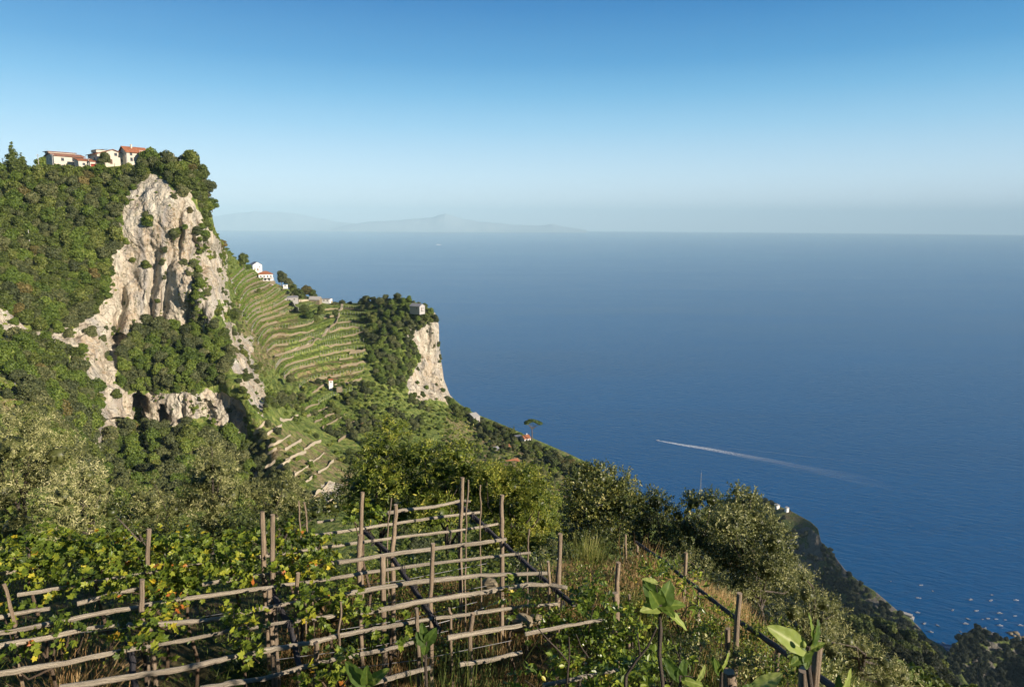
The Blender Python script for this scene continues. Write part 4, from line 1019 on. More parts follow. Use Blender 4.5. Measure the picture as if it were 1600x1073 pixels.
o = empty('landing_platform', q, 'pale concrete landing platform with low building at the foot of the shaded headland', 'platform', None, R(-38)); g.build('slab', MAT['concrete'], o)
rail = Geo()
for k in range(9): rail.tube([(-8.5+k*2.1, -3.8, .8), (-8.5+k*2.1, -3.8, 1.9)], .04, 5)
rail.tube([(-8.6, -3.8, 1.9), (8.6, -3.8, 1.9)], .04, 5); rail.build('railing', MAT['metal'], o)
# rocks awash beside the point
for k in range(9):
    px = 1576+k*3.1+rnd.uniform(-1, 1); py = 990+rnd.uniform(-3.5, 4)+k*.5
    v = PZ(px, py, 0); g = Geo(); r = rnd.uniform(1.6, 3.6)
    core(g, (0, 0, 0), (r, r*.8, r*.6), 1, 0, .5, k+40, ICO3)
    o = g.build('rock', MAT['stone'], None); o.location = v
    tag(o, 'pale rock awash in the group beside the dark rocky point', 'rock', 'pale rocks awash beside the dark point')
# the umbrella pine
def umbrella_pine():
    b = P(831, 684, 424); o = empty('umbrella_pine', b, 'lone umbrella pine with forked trunk and flat crown against the sea', 'tree')
    tr = Geo(); tr.tube([(0, 0, -2), (.2, 0, 3), (0, 0, 6.2)], [.38, .33, .26], 8, bump=.1)
    blobs = []
    for (x, z) in ((-2.6, 10.6), (-1.2, 11.3), (.6, 11.5), (2.4, 11.0), (4.0, 10.2), (5.2, 9.6), (-3.6, 10.0)):
        for y in (-1.2, 1.2): blobs.append(((x, y+rnd.uniform(-.6, .6), z+rnd.uniform(-.2, .2)), (1.7, 1.6, .75)))
    for c, r in blobs[::2]:
        m = (c[0]*.45, c[1]*.4, 8.0 if c[0] < 1.5 else 7.6)
        tr.tube([(0, 0, 5.8), m, (c[0], c[1], c[2]-.4)], [.20, .15, .07], 6, bump=.1)
    tr.build('trunk', MAT['bark'], o)
    g = Geo(); p, d = shell(blobs, 3800, .85, .1, -.8); n = unit(d+rg.normal(size=d.shape)*.5)
    put_leaves(g, QUAD, p, np.cross(n, rg.normal(size=d.shape)), n, .34*rg.uniform(.6, 1.3, len(p)), np.clip(.55+.25*rg.normal(size=len(p))+.2*d[:, 2], 0, 1))
    for k, (c, r) in enumerate(blobs): core(g, c, r, .82, 0, .35, k)
    g.build('crown', MAT['pine'], o)
umbrella_pine()
RIDGE = [('oak_tree', 'oak0', 380, 409, 478, .95, 'dark tree on the ridge just left of the small white house', 1.15), ('oak_tree', 'oak3', 388, 418, 500, .55, 'low dark shrubby tree beside the left wall of the small white house', 1),
         ('cypress', 'cyp0', 421, 433, 560, .95, 'small pointed cypress behind the orange-roofed villa', .9), ('oak_tree', 'oak1', 440, 437, 560, 1.15, 'round dark tree standing highest right of the villa', 1.1),
         ('oak_tree', 'oak2', 451, 444, 562, 1.0, 'dark tree just below the round one right of the villa', 1), ('oak_tree', 'oak4', 458, 452, 562, .95, 'third tree stepping down the ridge right of the villa', 1), ('oak_tree', 'oak0', 466, 462, 552, 1.15, 'large dark tree in the middle of the ridge', 1),
         ('oak_tree', 'oak3', 478, 457, 565, 1.15, 'left tree of the dark pair on the ridge skyline', 1), ('oak_tree', 'oak1', 489, 462, 566, .95, 'right tree of the dark pair on the ridge skyline', 1), ('oak_tree', 'oak2', 503, 470, 568, .5, 'small tree between barn and low white house', 1),
         ('oak_tree', 'oak4', 524, 478, 560, .75, 'pale green tree at the left of the path saddle', 1), ('oak_tree', 'oak0', 535, 476, 562, .85, 'light green tree beside the top of the path', 1), ('oak_tree', 'oak1', 547, 476, 562, .6, 'small dark tree right of the top of the path', 1),
         ('oak_tree', 'oak2', 566, 474, 556, .9, 'dark tree at the left end of the cape wood', 1), ('oak_tree', 'oak3', 475, 490, 505, .95, 'upright dark tree below the farm building', 1.3), ('oak_tree', 'oak4', 484, 498, 498, .9, 'dark tree among bright green bushes below the ridge road', 1.1),
         ('oak_tree', 'oak0', 502, 488, 520, .9, 'dark tree under the barn on the ridge', 1.2), ('oak_tree', 'oak1', 463, 487, 520, .8, 'bright green tree under the farm building wall', 1), ('oak_tree', 'oak2', 494, 500, 500, .8, 'rounded tree nearest the upper vineyard path', 1),
         ('oak_tree', 'oak3', 525, 492, 520, .7, 'dark tree at the left side of the path bend', 1.2), ('oak_tree', 'oak4', 455, 594, 372, .7, 'dark tree among scrub left of the tiny hut', 1), ('oak_tree', 'oak1', 408, 580, 372, .6, 'dark tree at the left edge of the lower terraces', 1.2),
         ('oak_tree', 'oak0', 416, 548, 420, .5, 'small dark tree on the terrace above the long pink wall', 1), ('oak_tree', 'oak2', 405, 455, 480, .5, 'small tree on the terraces under the villa', 1), ('cypress', 'cyp0', 803, 672, 455, .75, 'small dark cypress on the seaward slope left of the umbrella pine', 1),
         ('oak_tree', 'oak0', 792, 675, 455, .75, 'dark tree left of the small cypress on the seaward slope', 1), ('oak_tree', 'oak1', 768, 668, 465, .95, 'dark tree right of the pale ruined-looking house', 1), ('oak_tree', 'oak2', 752, 660, 475, .7, 'green tree behind the pale ruined-looking house', 1),
         ('oak_tree', 'oak3', 718, 650, 480, 1.0, 'round tree at the foot of the crag', 1), ('oak_tree', 'oak4', 730, 652, 478, .9, 'second tree right of the crag foot', 1), ('oak_tree', 'oak3', 884, 724, 402, .75, 'left one of two round trees on the seaward crest', 1), ('oak_tree', 'oak1', 896, 728, 400, .7, 'right one of two round trees on the seaward crest', 1),
         ('oak_tree', 'oak4', 866, 718, 408, .6, 'small tree on the seaward crest right of the umbrella pine', 1), ('oak_tree', 'oak0', 858, 713, 410, .6, 'leafy tree on the crest nearest the umbrella pine', 1.1)]
for nm, key, x, y, Y, s, lab, sz in RIDGE: make_far(nm, key, P(x, y+2, Y)-Vector((0, 0, 2.2*s if key != 'cyp0' else .5)), s*(1.4 if key != 'cyp0' else 1), rnd.uniform(0, 6), lab, 'tree', None, sz)
o = empty('blossoming_shrub', mass.at(566, 668), 'reddish brown shrub at the right end of the lower vineyard terraces', 'shrub')
c = bpy.data.objects.new('foliage', STOCK['maq1'][0].copy()); COL.objects.link(c); c.parent = o; c.scale = (1.3, 1.3, 1.3); c.data.materials[0] = MAT['drygrass']
# radio mast beyond the right-hand bushes
b = P(1093, 790, 640); t = P(1093, 738, 640); H = t.z-b.z
o = empty('radio_mast', b, 'thin grey lattice radio mast rising behind the right-hand bushes', 'mast'); g = Geo()
b_lift = 1.4
for a in range(3): g.tube([(b_lift*math.cos(a*2.09), b_lift*math.sin(a*2.09), -30), (.25*math.cos(a*2.09), .25*math.sin(a*2.09), H)], .10, 5)
for k in range(22):
    z0 = -30+k*(H+30)/22; z1 = -30+(k+1)*(H+30)/22; f = lambda z: b_lift+(z+30)/(H+30)*(.25-b_lift)
    for a in range(3): g.tube([(f(z0)*math.cos(a*2.09), f(z0)*math.sin(a*2.09), z0), (f(z1)*math.cos(a*2.09+2.09), f(z1)*math.sin(a*2.09+2.09), z1)], .05, 4)
g.build('lattice', MAT['metal'], o); Geo().tube([(0, 0, H), (0, 0, H+2.5)], .05, 5).build('aerial', MAT['metal'], o)

# ------------------------------------------------------------------ terraces of the vineyard: dry-stone walls, vine rows, paths
def trail(pl, step=2.0, lift=0.0):
    pl = np.array(pl, float); L = np.concatenate([[0], np.cumsum(np.linalg.norm(np.diff(pl, axis=0), axis=1))]); n = max(3, int(L[-1]/step))
    q = np.linspace(0, L[-1], n); X = np.interp(q, L, pl[:, 0]); Y = np.interp(q, L, pl[:, 1])
    W = np.array([tuple(mass.at(x, y)) for x, y in zip(X, Y)])
    for _ in range(2): W[1:-1] = (W[:-2]+2*W[1:-1]+W[2:])/4
    W[:, 2] += lift; return W
def wall(pl, h, th, label, group, mat='stone', W=None):
    W = trail(pl) if W is None else W; n = len(W); g = Geo()
    hv = h*(.85+.75*fbm(np.stack([np.arange(n)*.30, np.full(n, W[0][0]), np.zeros(n)], -1), 3, 2))
    f = np.array([0, -1., 0]); 
    A = W+[0, -.3, -1.0]; B = W+np.stack([np.zeros(n), np.full(n, -.1), hv], -1); Cc = B+[0, th, -.05]; D = Cc*1; D[:, 2] = W[:, 2]-1.0
    V = np.stack([A, B, Cc, D], 1).reshape(-1, 3); i = np.arange(n-1)[:, None]*4
    F = np.concatenate([np.concatenate([i+k, i+k+4, i+(k+1) % 4+4, i+(k+1) % 4], 1) for k in range(4)])
    g.add(V, F); g.add(V[:4], [(0, 1, 2, 3)]); g.add(V[-4:], [(0, 1, 2, 3)])
    o = g.build('terrace_wall', MAT[mat]); return tag(o, label, 'wall', group)
def vine_row(pl, h, label, group, off=1.6, posts=True, W=None):
    W = trail(pl, 1.6)+[0, off, .25] if W is None else W; n = len(W)
    L = np.concatenate([[0], np.cumsum(np.linalg.norm(np.diff(W, axis=0), axis=1))]); m = int(L[-1]*13)
    o = empty('vine_row', tuple(W[n//2]), label, 'vines', group); c0 = np.array(W[n//2])
    u = rg.random(m)*L[-1]; p = np.stack([np.interp(u, L, W[:, k]) for k in range(3)], -1)-c0
    gap = vnoise(np.stack([u*.22, np.full(m, W[0][1]*.37), np.zeros(m)], -1), 3) > -.45
    p = p[gap]; m = len(p)
    p += np.stack([rg.normal(size=m)*.25, rg.normal(size=m)*.45, rg.random(m)**.8*h], -1)
    nn = unit(rg.normal(size=(m, 3))+[0, -.4, .5]); g = Geo()
    put_leaves(g, QUAD, p, np.cross(nn, rg.normal(size=(m, 3))), nn, .52*rg.uniform(.6, 1.3, m), np.clip(.5+.22*rg.normal(size=m), 0, 1))
    g.build('foliage', MAT['vinerow'], o)
    if posts:
        if 'post' not in STOCK: STOCK['post'] = Geo().tube([(0, 0, -.8), (0, 0, 1.5)], .085, 5).build('post', MAT['concrete'], None, False).data
        for s in np.arange(0, L[-1], max(2.4, L[-1]/95)):
            c = bpy.data.objects.new('post', STOCK['post']); COL.objects.link(c); c.parent = o
            c.location = [float(np.interp(s, L, W[:, k])-c0[k])+(-.5 if k == 1 else 0) for k in range(3)]
    return o
GW = 'dry-stone walls of the upper vineyard'; GV = 'vine rows of the upper vineyard'
def contours(k, f0=.60):
    """world lines along the foot of every riser of terrace field k"""
    poly, per, ph = TERR[k]; Z = mass.base[..., 2]; ins = tmask(mass.px, mass.py, k); out = []
    H = (Z-ph)/per-f0; lv = range(int(np.floor(H[ins].min())), int(np.ceil(H[ins].max()))+1)
    for L in lv:
        A = (H[:-1] >= L) & (H[1:] < L) & ins[:-1]; seg = []; last = None
        for i in range(A.shape[1]):
            j = np.nonzero(A[:, i])[0]
            if len(j) == 0:
                if len(seg) > 12: out.append(seg)
                seg = []; last = None; continue
            j = j[0] if last is None else j[np.argmin(abs(j-last))]
            if last is not None and abs(j-last) > 9:
                if len(seg) > 12: out.append(seg)
                seg = []
            seg.append((mass.px[j, i], mass.py[j, i], j, i)); last = j
        if len(seg) > 12: out.append(seg)
    return out
def seg_w(seg):
    W = np.array([mass.pos[min(j+1, mass.pos.shape[0]-1), i] for _, _, j, i in seg]); n = len(W)
    for _ in range(6): W[1:-1] = (W[:-2]+2*W[1:-1]+W[2:])/4
    L = np.concatenate([[0], np.cumsum(np.linalg.norm(np.diff(W[:, :2], axis=0), axis=1))]); m = max(4, int(L[-1]/1.1)); q = np.linspace(0, L[-1], m)
    return np.stack([np.interp(q, L, W[:, k]) for k in range(3)], -1)
MAT['pale_stone'] = plain('pale_limestone_wall', (.56, .48, .34), .95, .1, .25, 1.6)
PATHX = lambda y: np.interp(y, [474, 500, 515, 527, 536, 544, 551], [534, 525, 512, 498, 480, 456, 430])
def cut(seg, fn):
    """break a line where it must not run; keep stretches of some length"""
    out = []; cur = []
    for s_ in seg:
        if fn(s_[0], s_[1]): cur.append(s_)
        else:
            if len(cur) > 10: out.append(cur)
            cur = []
    if len(cur) > 10: out.append(cur)
    return out
ORD = 'lowest second third fourth fifth sixth seventh eighth ninth tenth eleventh twelfth thirteenth fourteenth fifteenth sixteenth seventeenth eighteenth nineteenth twentieth'.split()
_c0 = contours(0); _zs = sorted({round((float(seg_w(s_)[:, 2].mean())-TERR[0][2])/TERR[0][1]) for s_ in _c0})
for n_, seg in enumerate(_c0):
    od = ORD[min(_zs.index(round((float(seg_w(seg)[:, 2].mean())-TERR[0][2])/TERR[0][1])), 19)]
    for side, part in (('L', cut(seg, lambda x, y: x < PATHX(y)-3 or y > 553)), ('R', cut(seg, lambda x, y: x > PATHX(y)+3 and y <= 553))):
        for sg in part:
            gaps = cut(sg, lambda x, y: float(vnoise(np.array([[x/20, n_*3.7, 0.]]), 5)[0]) > -.25)
            for gp in gaps:
                wall(None, 1.25, .5, ('tan dry-stone wall of the %s terrace of the upper vineyard, left of the path' if side == 'L' else 'tan dry-stone wall of the %s terrace, between path and cape wood') % od, GW if side == 'L' else 'dry-stone walls right of the path', W=seg_w(gp))
            W = seg_w(sg)
            if len(W) < 12: continue
            for off in ((1.7,) if len(W) < 40 else (1.5, 3.6)):
                Wr = W+np.array([0, off, 1.75]); lab = ('%s vine row on the %s terrace of the upper vineyard, left of the path' if side == 'L' else '%s vine row on the %s terrace between path and cape wood') % ('front' if off < 2 else 'back', od)
                vine_row(None, 1.15, lab, GV if side == 'L' else 'vine rows right of the path', 0, posts=(off < 2 and (side == 'R' or n_ % 2 == 0)), W=Wr)
for n1, pl in enumerate(([(528, 690), (544, 683), (560, 673)], [(514, 679), (534, 670), (553, 659)], [(503, 669), (520, 660), (540, 648)], [(492, 661), (508, 653), (528, 642)], [(480, 653), (494, 645), (512, 635)], [(472, 643), (484, 636), (500, 627)])):
    wall(pl, 1.3, .5, 'tan wall of the %s step of the small vineyard below the tiny hut' % ORD[n1], 'walls of the small lower vineyard')
    for off, row in ((-3.2, 'front'), (-5.6, 'middle'), (-8.0, 'back')):
        vine_row([(x, y+off) for x, y in pl], 1.15, '%s green vine row on the %s step of the small vineyard below the tiny hut' % (row, ORD[n1]), 'vine rows of the small lower vineyard', .3, False)
SP = [[(402, 691), (420, 680), (438, 666)], [(418, 702), (437, 692), (456, 679)], [(446, 704), (458, 697), (470, 689)], [(448, 723), (462, 714), (478, 706)], [(462, 742), (476, 733), (492, 723)], [(490, 777), (503, 766), (514, 755)], [(395, 676), (406, 670), (418, 661)], [(404, 718), (416, 711), (432, 703)],
      [(468, 758), (482, 750), (496, 742)], [(428, 737), (442, 729), (454, 722)], [(476, 703), (488, 697), (500, 690)], [(438, 657), (452, 658), (466, 650)], [(410, 735), (422, 728), (430, 722)], [(440, 752), (452, 745), (462, 738)], [(500, 738), (512, 730), (522, 722)], [(508, 790), (518, 782), (528, 772)], [(484, 725), (496, 717), (506, 708)]]
for n2, pl in enumerate(sorted(SP, key=lambda q: q[1][1])):
    wall(pl, 1.25, .5, 'pale broken limestone wall, %s from the top on the abandoned spur terraces' % (ORD[n2] if n2 else 'first'), 'walls of the abandoned terraces', 'pale_stone')
for k, y in enumerate((578, 590, 606, 622)):
    vine_row([(-20, y+2), (10, y), (38, y-1)], 1.3, 'trellised vine row at the left edge below the cliff wood', 'vine rows at the left edge', 1.0)
wall([(458, 468), (480, 470), (500, 469), (519, 472)], 2.0, .8, 'long pale retaining wall of the ridge road', None, 'pale_stone')
wall([(452, 470), (460, 480), (466, 486)], 3.0, .8, 'dark grey retaining wall dropping below the farm building', None, 'grey_plaster')
wall([(545, 553), (560, 552), (571, 551)], 2.6, .8, 'tan wall closing the foot of the vineyard by the cape wood', None, 'stone')
tb = []
for (x, y) in fill([(362, 405), (395, 424), (440, 450), (470, 472), (520, 480), (570, 480), (574, 560), (560, 600), (430, 620), (400, 570), (376, 490)], 6.2, 77):
    n = float(vnoise(np.array([[x/17, y/11, 4.0]]), 12)[0])
    if n < .12 and rnd.random() < .72: continue
    tb.append((mass.at(x, y)-Vector((0, 0, .5)), rnd.uniform(.22, .55)))
for (x, y) in fill([(334, 362), (350, 380), (380, 408), (372, 440), (384, 500), (366, 480), (352, 430), (344, 390)], 5, 78): tb.append((mass.at(x, y)-Vector((0, 0, .6)), rnd.uniform(.4, .85)))
wood_mass('terrace_scrub', 'weeds and small bushes dotted over the vineyard terraces', tb, MAQ, 'maquis')
def ribbon(pl, w, label_name, mat):
    W = trail(pl, 2.0, .45); n = len(W); g = Geo()
    t = np.gradient(W, axis=0); t[:, 2] = 0; t = unit(t); s = np.stack([t[:, 1], -t[:, 0], np.zeros(n)], -1)
    V = np.stack([W-s*w, W+s*w, W+s*w-[0, 0, 1.2], W-s*w-[0, 0, 1.2]], 1).reshape(-1, 3); i = np.arange(n-1)[:, None]*4
    g.add(V, np.concatenate([np.concatenate([i+k, i+(k+1) % 4, i+(k+1) % 4+4, i+k+4], 1) for k in range(4)]))
    kind(g.build(label_name, mat), 'structure')
ribbon([(534, 474), (531, 486), (525, 500), (512, 515), (498, 527), (480, 536), (456, 544), (430, 551)], .9, 'path', MAT['pale_stone'])
wall([(530, 492), (524, 505), (510, 521), (498, 532), (480, 541), (455, 549), (429, 556)], 1.7, .4, 'long pinkish wall curving down under the vineyard path', None, 'stone')

# ------------------------------------------------------------------ boats
MAT['hull'] = plain('white_gelcoat', (.62, .63, .65), .3, .5, .03)
MAT['deck'] = plain('pale_deck', (.48, .48, .47), .6, .3, .1)
MAT['hull_blue'] = plain('blue_hull_paint', (.05, .12, .28), .3, .5, .05)
MAT['hull_wood'] = plain('faded_grey_paint', (.30, .31, .33), .4, .4, .15)
MAT['hull_grey'] = plain('grey_tube_rubber', (.30, .31, .33), .6, .3, .05)
MAT['sunpad'] = plain('blue_sunpad', (.12, .26, .42), .8, .2, .05)
def hull_geo(L, B, Hh):
    n = 15; S = []
    for k in range(n):
        u = k/(n-1); x = (u-.45)*L
        b = B/2*(1-max(0, (u-.45)/.55)**2.2)*(.88+.12*min(1, u*5)); b = max(b, .02)
        sh = Hh*(.85+.45*u**2); kz = -.35*Hh*(1-u**3)
        S.append([(x, -b, sh), (x, -b*.86, sh*.35), (x, -b*.35, kz+.05), (x, 0, kz), (x, b*.35, kz+.05), (x, b*.86, sh*.35), (x, b, sh), (x, b*.86, sh-.02), (x, b*.80, sh*.45), (x, -b*.80, sh*.45), (x, -b*.86, sh-.02)])
    m = len(S[0]); V = np.array(S).reshape(-1, 3); g = Geo()
    F = [(i*m+j, i*m+(j+1) % m, (i+1)*m+(j+1) % m, (i+1)*m+j) for i in range(n-1) for j in range(m)]
    g.add(V, F); g.add(V[:m], [tuple(range(m))[::-1]]); return g
BOATP = {}
def boat_parts(kindb):
    out = []
    if kindb == 'cabin':
        L, B = 8.5, 2.7; out.append(('hull', hull_geo(L, B, 1.0).build('hull', MAT['hull'], None, False)))
        out.append(('deck', Geo().box(.6, 2.6, -.95, .95, .62, 1.05).box(-3.4, -.8, -1.0, 1.0, .44, .56).build('deck', MAT['deck'], None, False)))
        out.append(('cabin', Geo().box(-.7, 1.2, -.85, .85, .5, 1.75).box(-1.1, 1.4, -.95, .95, 1.76, 1.86).build('cabin', MAT['hull'], None, False)))
        out.append(('windscreen', Geo().box(1.21, 1.26, -.75, .75, 1.15, 1.65).box(-.6, 1.1, -.88, -.855, 1.15, 1.6).box(-.6, 1.1, .855, .88, 1.15, 1.6).build('windscreen', MAT['glass'], None, False)))
    elif kindb == 'open':
        L, B = 6.5, 2.3; out.append(('hull', hull_geo(L, B, .8).build('hull', MAT['hull'], None, False)))
        out.append(('sunpad', Geo().box(.8, 2.4, -.6, .6, .5, .86).build('sunpad', MAT['sunpad'], None, False)))
        out.append(('console', Geo().box(-.5, .2, -.35, .35, .36, 1.25).box(.2, .26, -.4, .4, 1.1, 1.55).build('console', MAT['hull'], None, False)))
        out.append(('bench', Geo().box(-2.2, -1.5, -.8, .8, .36, .75).build('bench', MAT['deck'], None, False)))
        out.append(('outboard_motor', Geo().box(-3.35, -2.95, -.2, .2, .2, 1.25).box(-3.3, -3.05, -.08, .08, -.5, .2).build('outboard_motor', MAT['hull_grey'], None, False)))
    elif kindb == 'gozzo':
        L, B = 7.5, 2.4; out.append(('hull', hull_geo(L, B, .9).build('hull', MAT['hull_wood'], None, False)))
        out.append(('deck', Geo().box(.9, 2.7, -.8, .8, .5, .96).box(-3.0, -.6, -.85, .85, .42, .60).build('deck', MAT['deck'], None, False)))
        cn = Geo().box(-1.7, .9, -.85, .85, 1.98, 2.05)
        for x in (-1.6, .8):
            for y in (-.8, .8): cn.tube([(x, y, .5), (x, y, 1.98)], .04, 5)
        out.append(('awning', cn.build('awning', MAT['hull'], None, False)))
        out.append(('bow_rail', Geo().tube([(1.2, -.95, 1.5), (2.6, -.5, 1.65), (3.4, 0, 1.7), (2.6, .5, 1.65), (1.2, .95, 1.5)], .035, 5).build('bow_rail', MAT['metal'], None, False)))
    elif kindb == 'dinghy':
        g = Geo(); pts = [(-1.6, -.7, .25), (.4, -.7, .3), (1.4, -.35, .4), (1.7, 0, .45), (1.4, .35, .4), (.4, .7, .3), (-1.6, .7, .25)]
        g.tube(pts, .23, 8); out.append(('tube', g.build('tube', MAT['hull_grey'], None, False)))
        out.append(('floor', Geo().box(-1.5, 1.2, -.5, .5, .05, .14).box(-.6, -.3, -.55, .55, .3, .36).build('floor_board', MAT['deck'], None, False)))
        out.append(('outboard_motor', Geo().box(-1.95, -1.65, -.14, .14, .1, .85).build('outboard_motor', MAT['hull_grey'], None, False)))
    return [(a, b.data) for a, b in out]
for k in ('cabin', 'open', 'gozzo', 'dinghy'): BOATP[k] = boat_parts(k)
def boat(kindb, px, py, rz, s, label, name=None, cat='boat', group='small boats moored in the cove', z=.15):
    v = PZ(px, py, z); o = empty(name or {'cabin': 'cabin_cruiser', 'open': 'motorboat', 'gozzo': 'wooden_launch', 'dinghy': 'dinghy'}[kindb], v, label, cat, group, R(rz)); s = s*.68; o.scale = (s, s, s)
    for nm, me in BOATP[kindb]:
        c = bpy.data.objects.new(nm, me); COL.objects.link(c); c.parent = o
    return o
BOATS = [('open', 1439, 914, 5, 1.1, 'white motorboat farthest out on the left of the cove'), ('dinghy', 1457.5, 923, 80, 1.3, 'tiny orange-lit dinghy right of the farthest-out left motorboat'),
         ('open', 1435, 934, -12, 1.25, 'white motorboat alone just below the farthest-out one'), ('dinghy', 1392, 908, 60, .9, 'tiny dinghy close to the shaded headland with a faint wake'),
         ('gozzo', 1517, 937, 18, 1.15, 'launch moored upper centre of the cove'), ('dinghy', 1550, 929, 0, 1.2, 'tender floating just above the moored cabin cruiser'), ('cabin', 1548.5, 938, 22, .95, 'white cabin cruiser right of the upper centre launch'),
         ('cabin', 1587.5, 937.5, -5, 1.0, 'cabin cruiser nearest the right edge of the view'), ('open', 1489, 953, 35, 1.05, 'motorboat alone in the middle of the cove'), ('open', 1526, 954, 12, 1.2, 'dull motorboat below the upper centre launch'),
         ('gozzo', 1562, 958, -8, 1.2, 'dark-decked launch in the middle of the right half of the cove'), ('open', 1586, 962, 5, 1.0, 'motorboat below the right-edge cruiser'), ('gozzo', 1434, 957, -6, 1.0, 'launch just off the pale landing platform'),
         ('open', 1445, 974, 30, 1.2, 'motorboat lying below the launch off the platform'), ('open', 1465.5, 977, -65, 1.0, 'motorboat pointing away, right of the one below the platform'), ('cabin', 1454, 987, -20, .95, 'cabin cruiser lowest on the left near the headland rocks'),
         ('open', 1513, 967, -60, 1.1, 'motorboat pointing down towards the dark launch'), ('gozzo', 1509, 974.5, -8, 1.2, 'dark launch just off the top of the rocky point'), ('dinghy', 1535.6, 967, 10, 1.0, 'smallest dinghy left of the three small craft in line'),
         ('dinghy', 1544, 966, 5, 1.8, 'middle one of the three small craft in line'), ('open', 1556.6, 967, 0, .9, 'right one of the three small craft in line'), ('dinghy', 1571, 968, 0, 1.2, 'grey dinghy right of the three small craft in line'),
         ('cabin', 1562, 977, -10, 1.1, 'white cruiser lying above the crest of the rocky point'), ('gozzo', 1594.6, 977, -12, 1.1, 'launch lowest at the right edge'), ('open', 1540, 981, 50, 1.0, 'white motorboat touching the top of the rocky point'),
         ('dinghy', 1553, 988, -20, 1.2, 'dinghy tucked against the right of the rocky point'), ('dinghy', 1501, 986.5, 85, 1.3, 'dinghy between the dark launch and the left of the point'), ('dinghy', 1474.5, 1004, -50, 1.2, 'dinghy in the narrow inlet'), ('open', 1481, 1016, 80, 1.0, 'white motorboat deepest in the narrow inlet')]
for a in BOATS: boat(*a)
sp = boat('cabin', 1028, 688, 193-20, 1.25, 'white speedboat racing left with a long foaming wake', 'speedboat', 'speedboat', None, .35)
# the wake: foam lying on the water
def wake():
    m = M('foam'); p = m.pos(); f = m.attr('tint').outputs['Fac']
    n = m.noise(m.scale(p, .22, .22, 1), 1.0, 6, .7)
    a = m.math('MULTIPLY', f, m.ramp(n.outputs[0], [(.26, (0, 0, 0)), (.56, (1, 1, 1))]).outputs[0])
    b = m.n('BsdfPrincipled'); m.set(b, 'Base Color', (.75, .80, .84, 1)); m.set(b, 'Roughness', .8); m.set(b, 'Alpha', a)
    m.t.links.new(b.outputs[0], m.out.inputs[0])
    C = [(1027, 688, .4, 1), (1045, 691, 1.2, 1), (1070, 695.5, 1.7, 1), (1100, 700, 2.2, .85), (1130, 705.5, 2.5, .62), (1160, 711, 2.8, .38), (1200, 718.5, 3.2, .22), (1250, 729, 4, .13), (1320, 744, 8, .06), (1400, 762, 9, 0)]
    g = Geo(); xs = np.linspace(1027, 1400, 90); rows = []
    for x in xs:
        y, w, a = (np.interp(x, [c[0] for c in C], [c[k] for c in C]) for k in (1, 2, 3))
        for j in range(7):
            o = (j-3)/3; rows.append((PZ(x, y+o*w, .12), a*(1-abs(o)**3)*(.75+.25*(1 if j in (1, 5) else 0))))
    V = np.array([tuple(r[0]) for r in rows]); T = np.array([r[1] for r in rows])
    F = [(i*7+j, (i+1)*7+j, (i+1)*7+j+1, i*7+j+1) for i in range(89) for j in range(6)]
    g.add(V, F, 0, T)
    for pl, w in (([(1090, 697), (1180, 704), (1300, 717), (1450, 729), (1600, 738)], .9), ([(1110, 704), (1200, 724), (1300, 745), (1420, 768), (1560, 792)], 1.0)):
        xs = np.linspace(pl[0][0], pl[-1][0], 80); R2 = []
        for x in xs:
            y = np.interp(x, [q[0] for q in pl], [q[1] for q in pl]); f = (x-xs[0])/(xs[-1]-xs[0])
            for j in (-1, 0, 1): R2.append((PZ(x, y+j*w*(1+f), .12), (.07*(1-f)**.8) if j == 0 else 0))
        V2 = np.array([tuple(r[0]) for r in R2]); g.add(V2, [(i*3+j, (i+1)*3+j, (i+1)*3+j+1, i*3+j+1) for i in range(79) for j in range(2)], 0, np.array([r[1] for r in R2]))
    kind(g.build('wake_foam', m.m), 'stuff')
wake()
# the ferry far out
v = PZ(685, 383, .5); o = empty('ferry', v, 'small white ferry far out on the sea below the distant islands', 'ferry', None, R(8)); o.scale = (1, 1, 1)
hull_geo(95, 17, 9).build('hull', MAT['hull'], o)
Geo().box(-38, 22, -7, 7, 6, 16).box(-30, 10, -5.5, 5.5, 16.01, 21).build('superstructure', MAT['hull'], o)
Geo().box(-22, -14, -2.5, 2.5, 21.01, 29).build('funnel', MAT['sunpad'], o)
Geo().box(-37, 21, -7.1, -7.01, 9, 10.5).box(-29, 9, -5.6, -5.51, 17.5, 19).build('window', MAT['glass'], o)
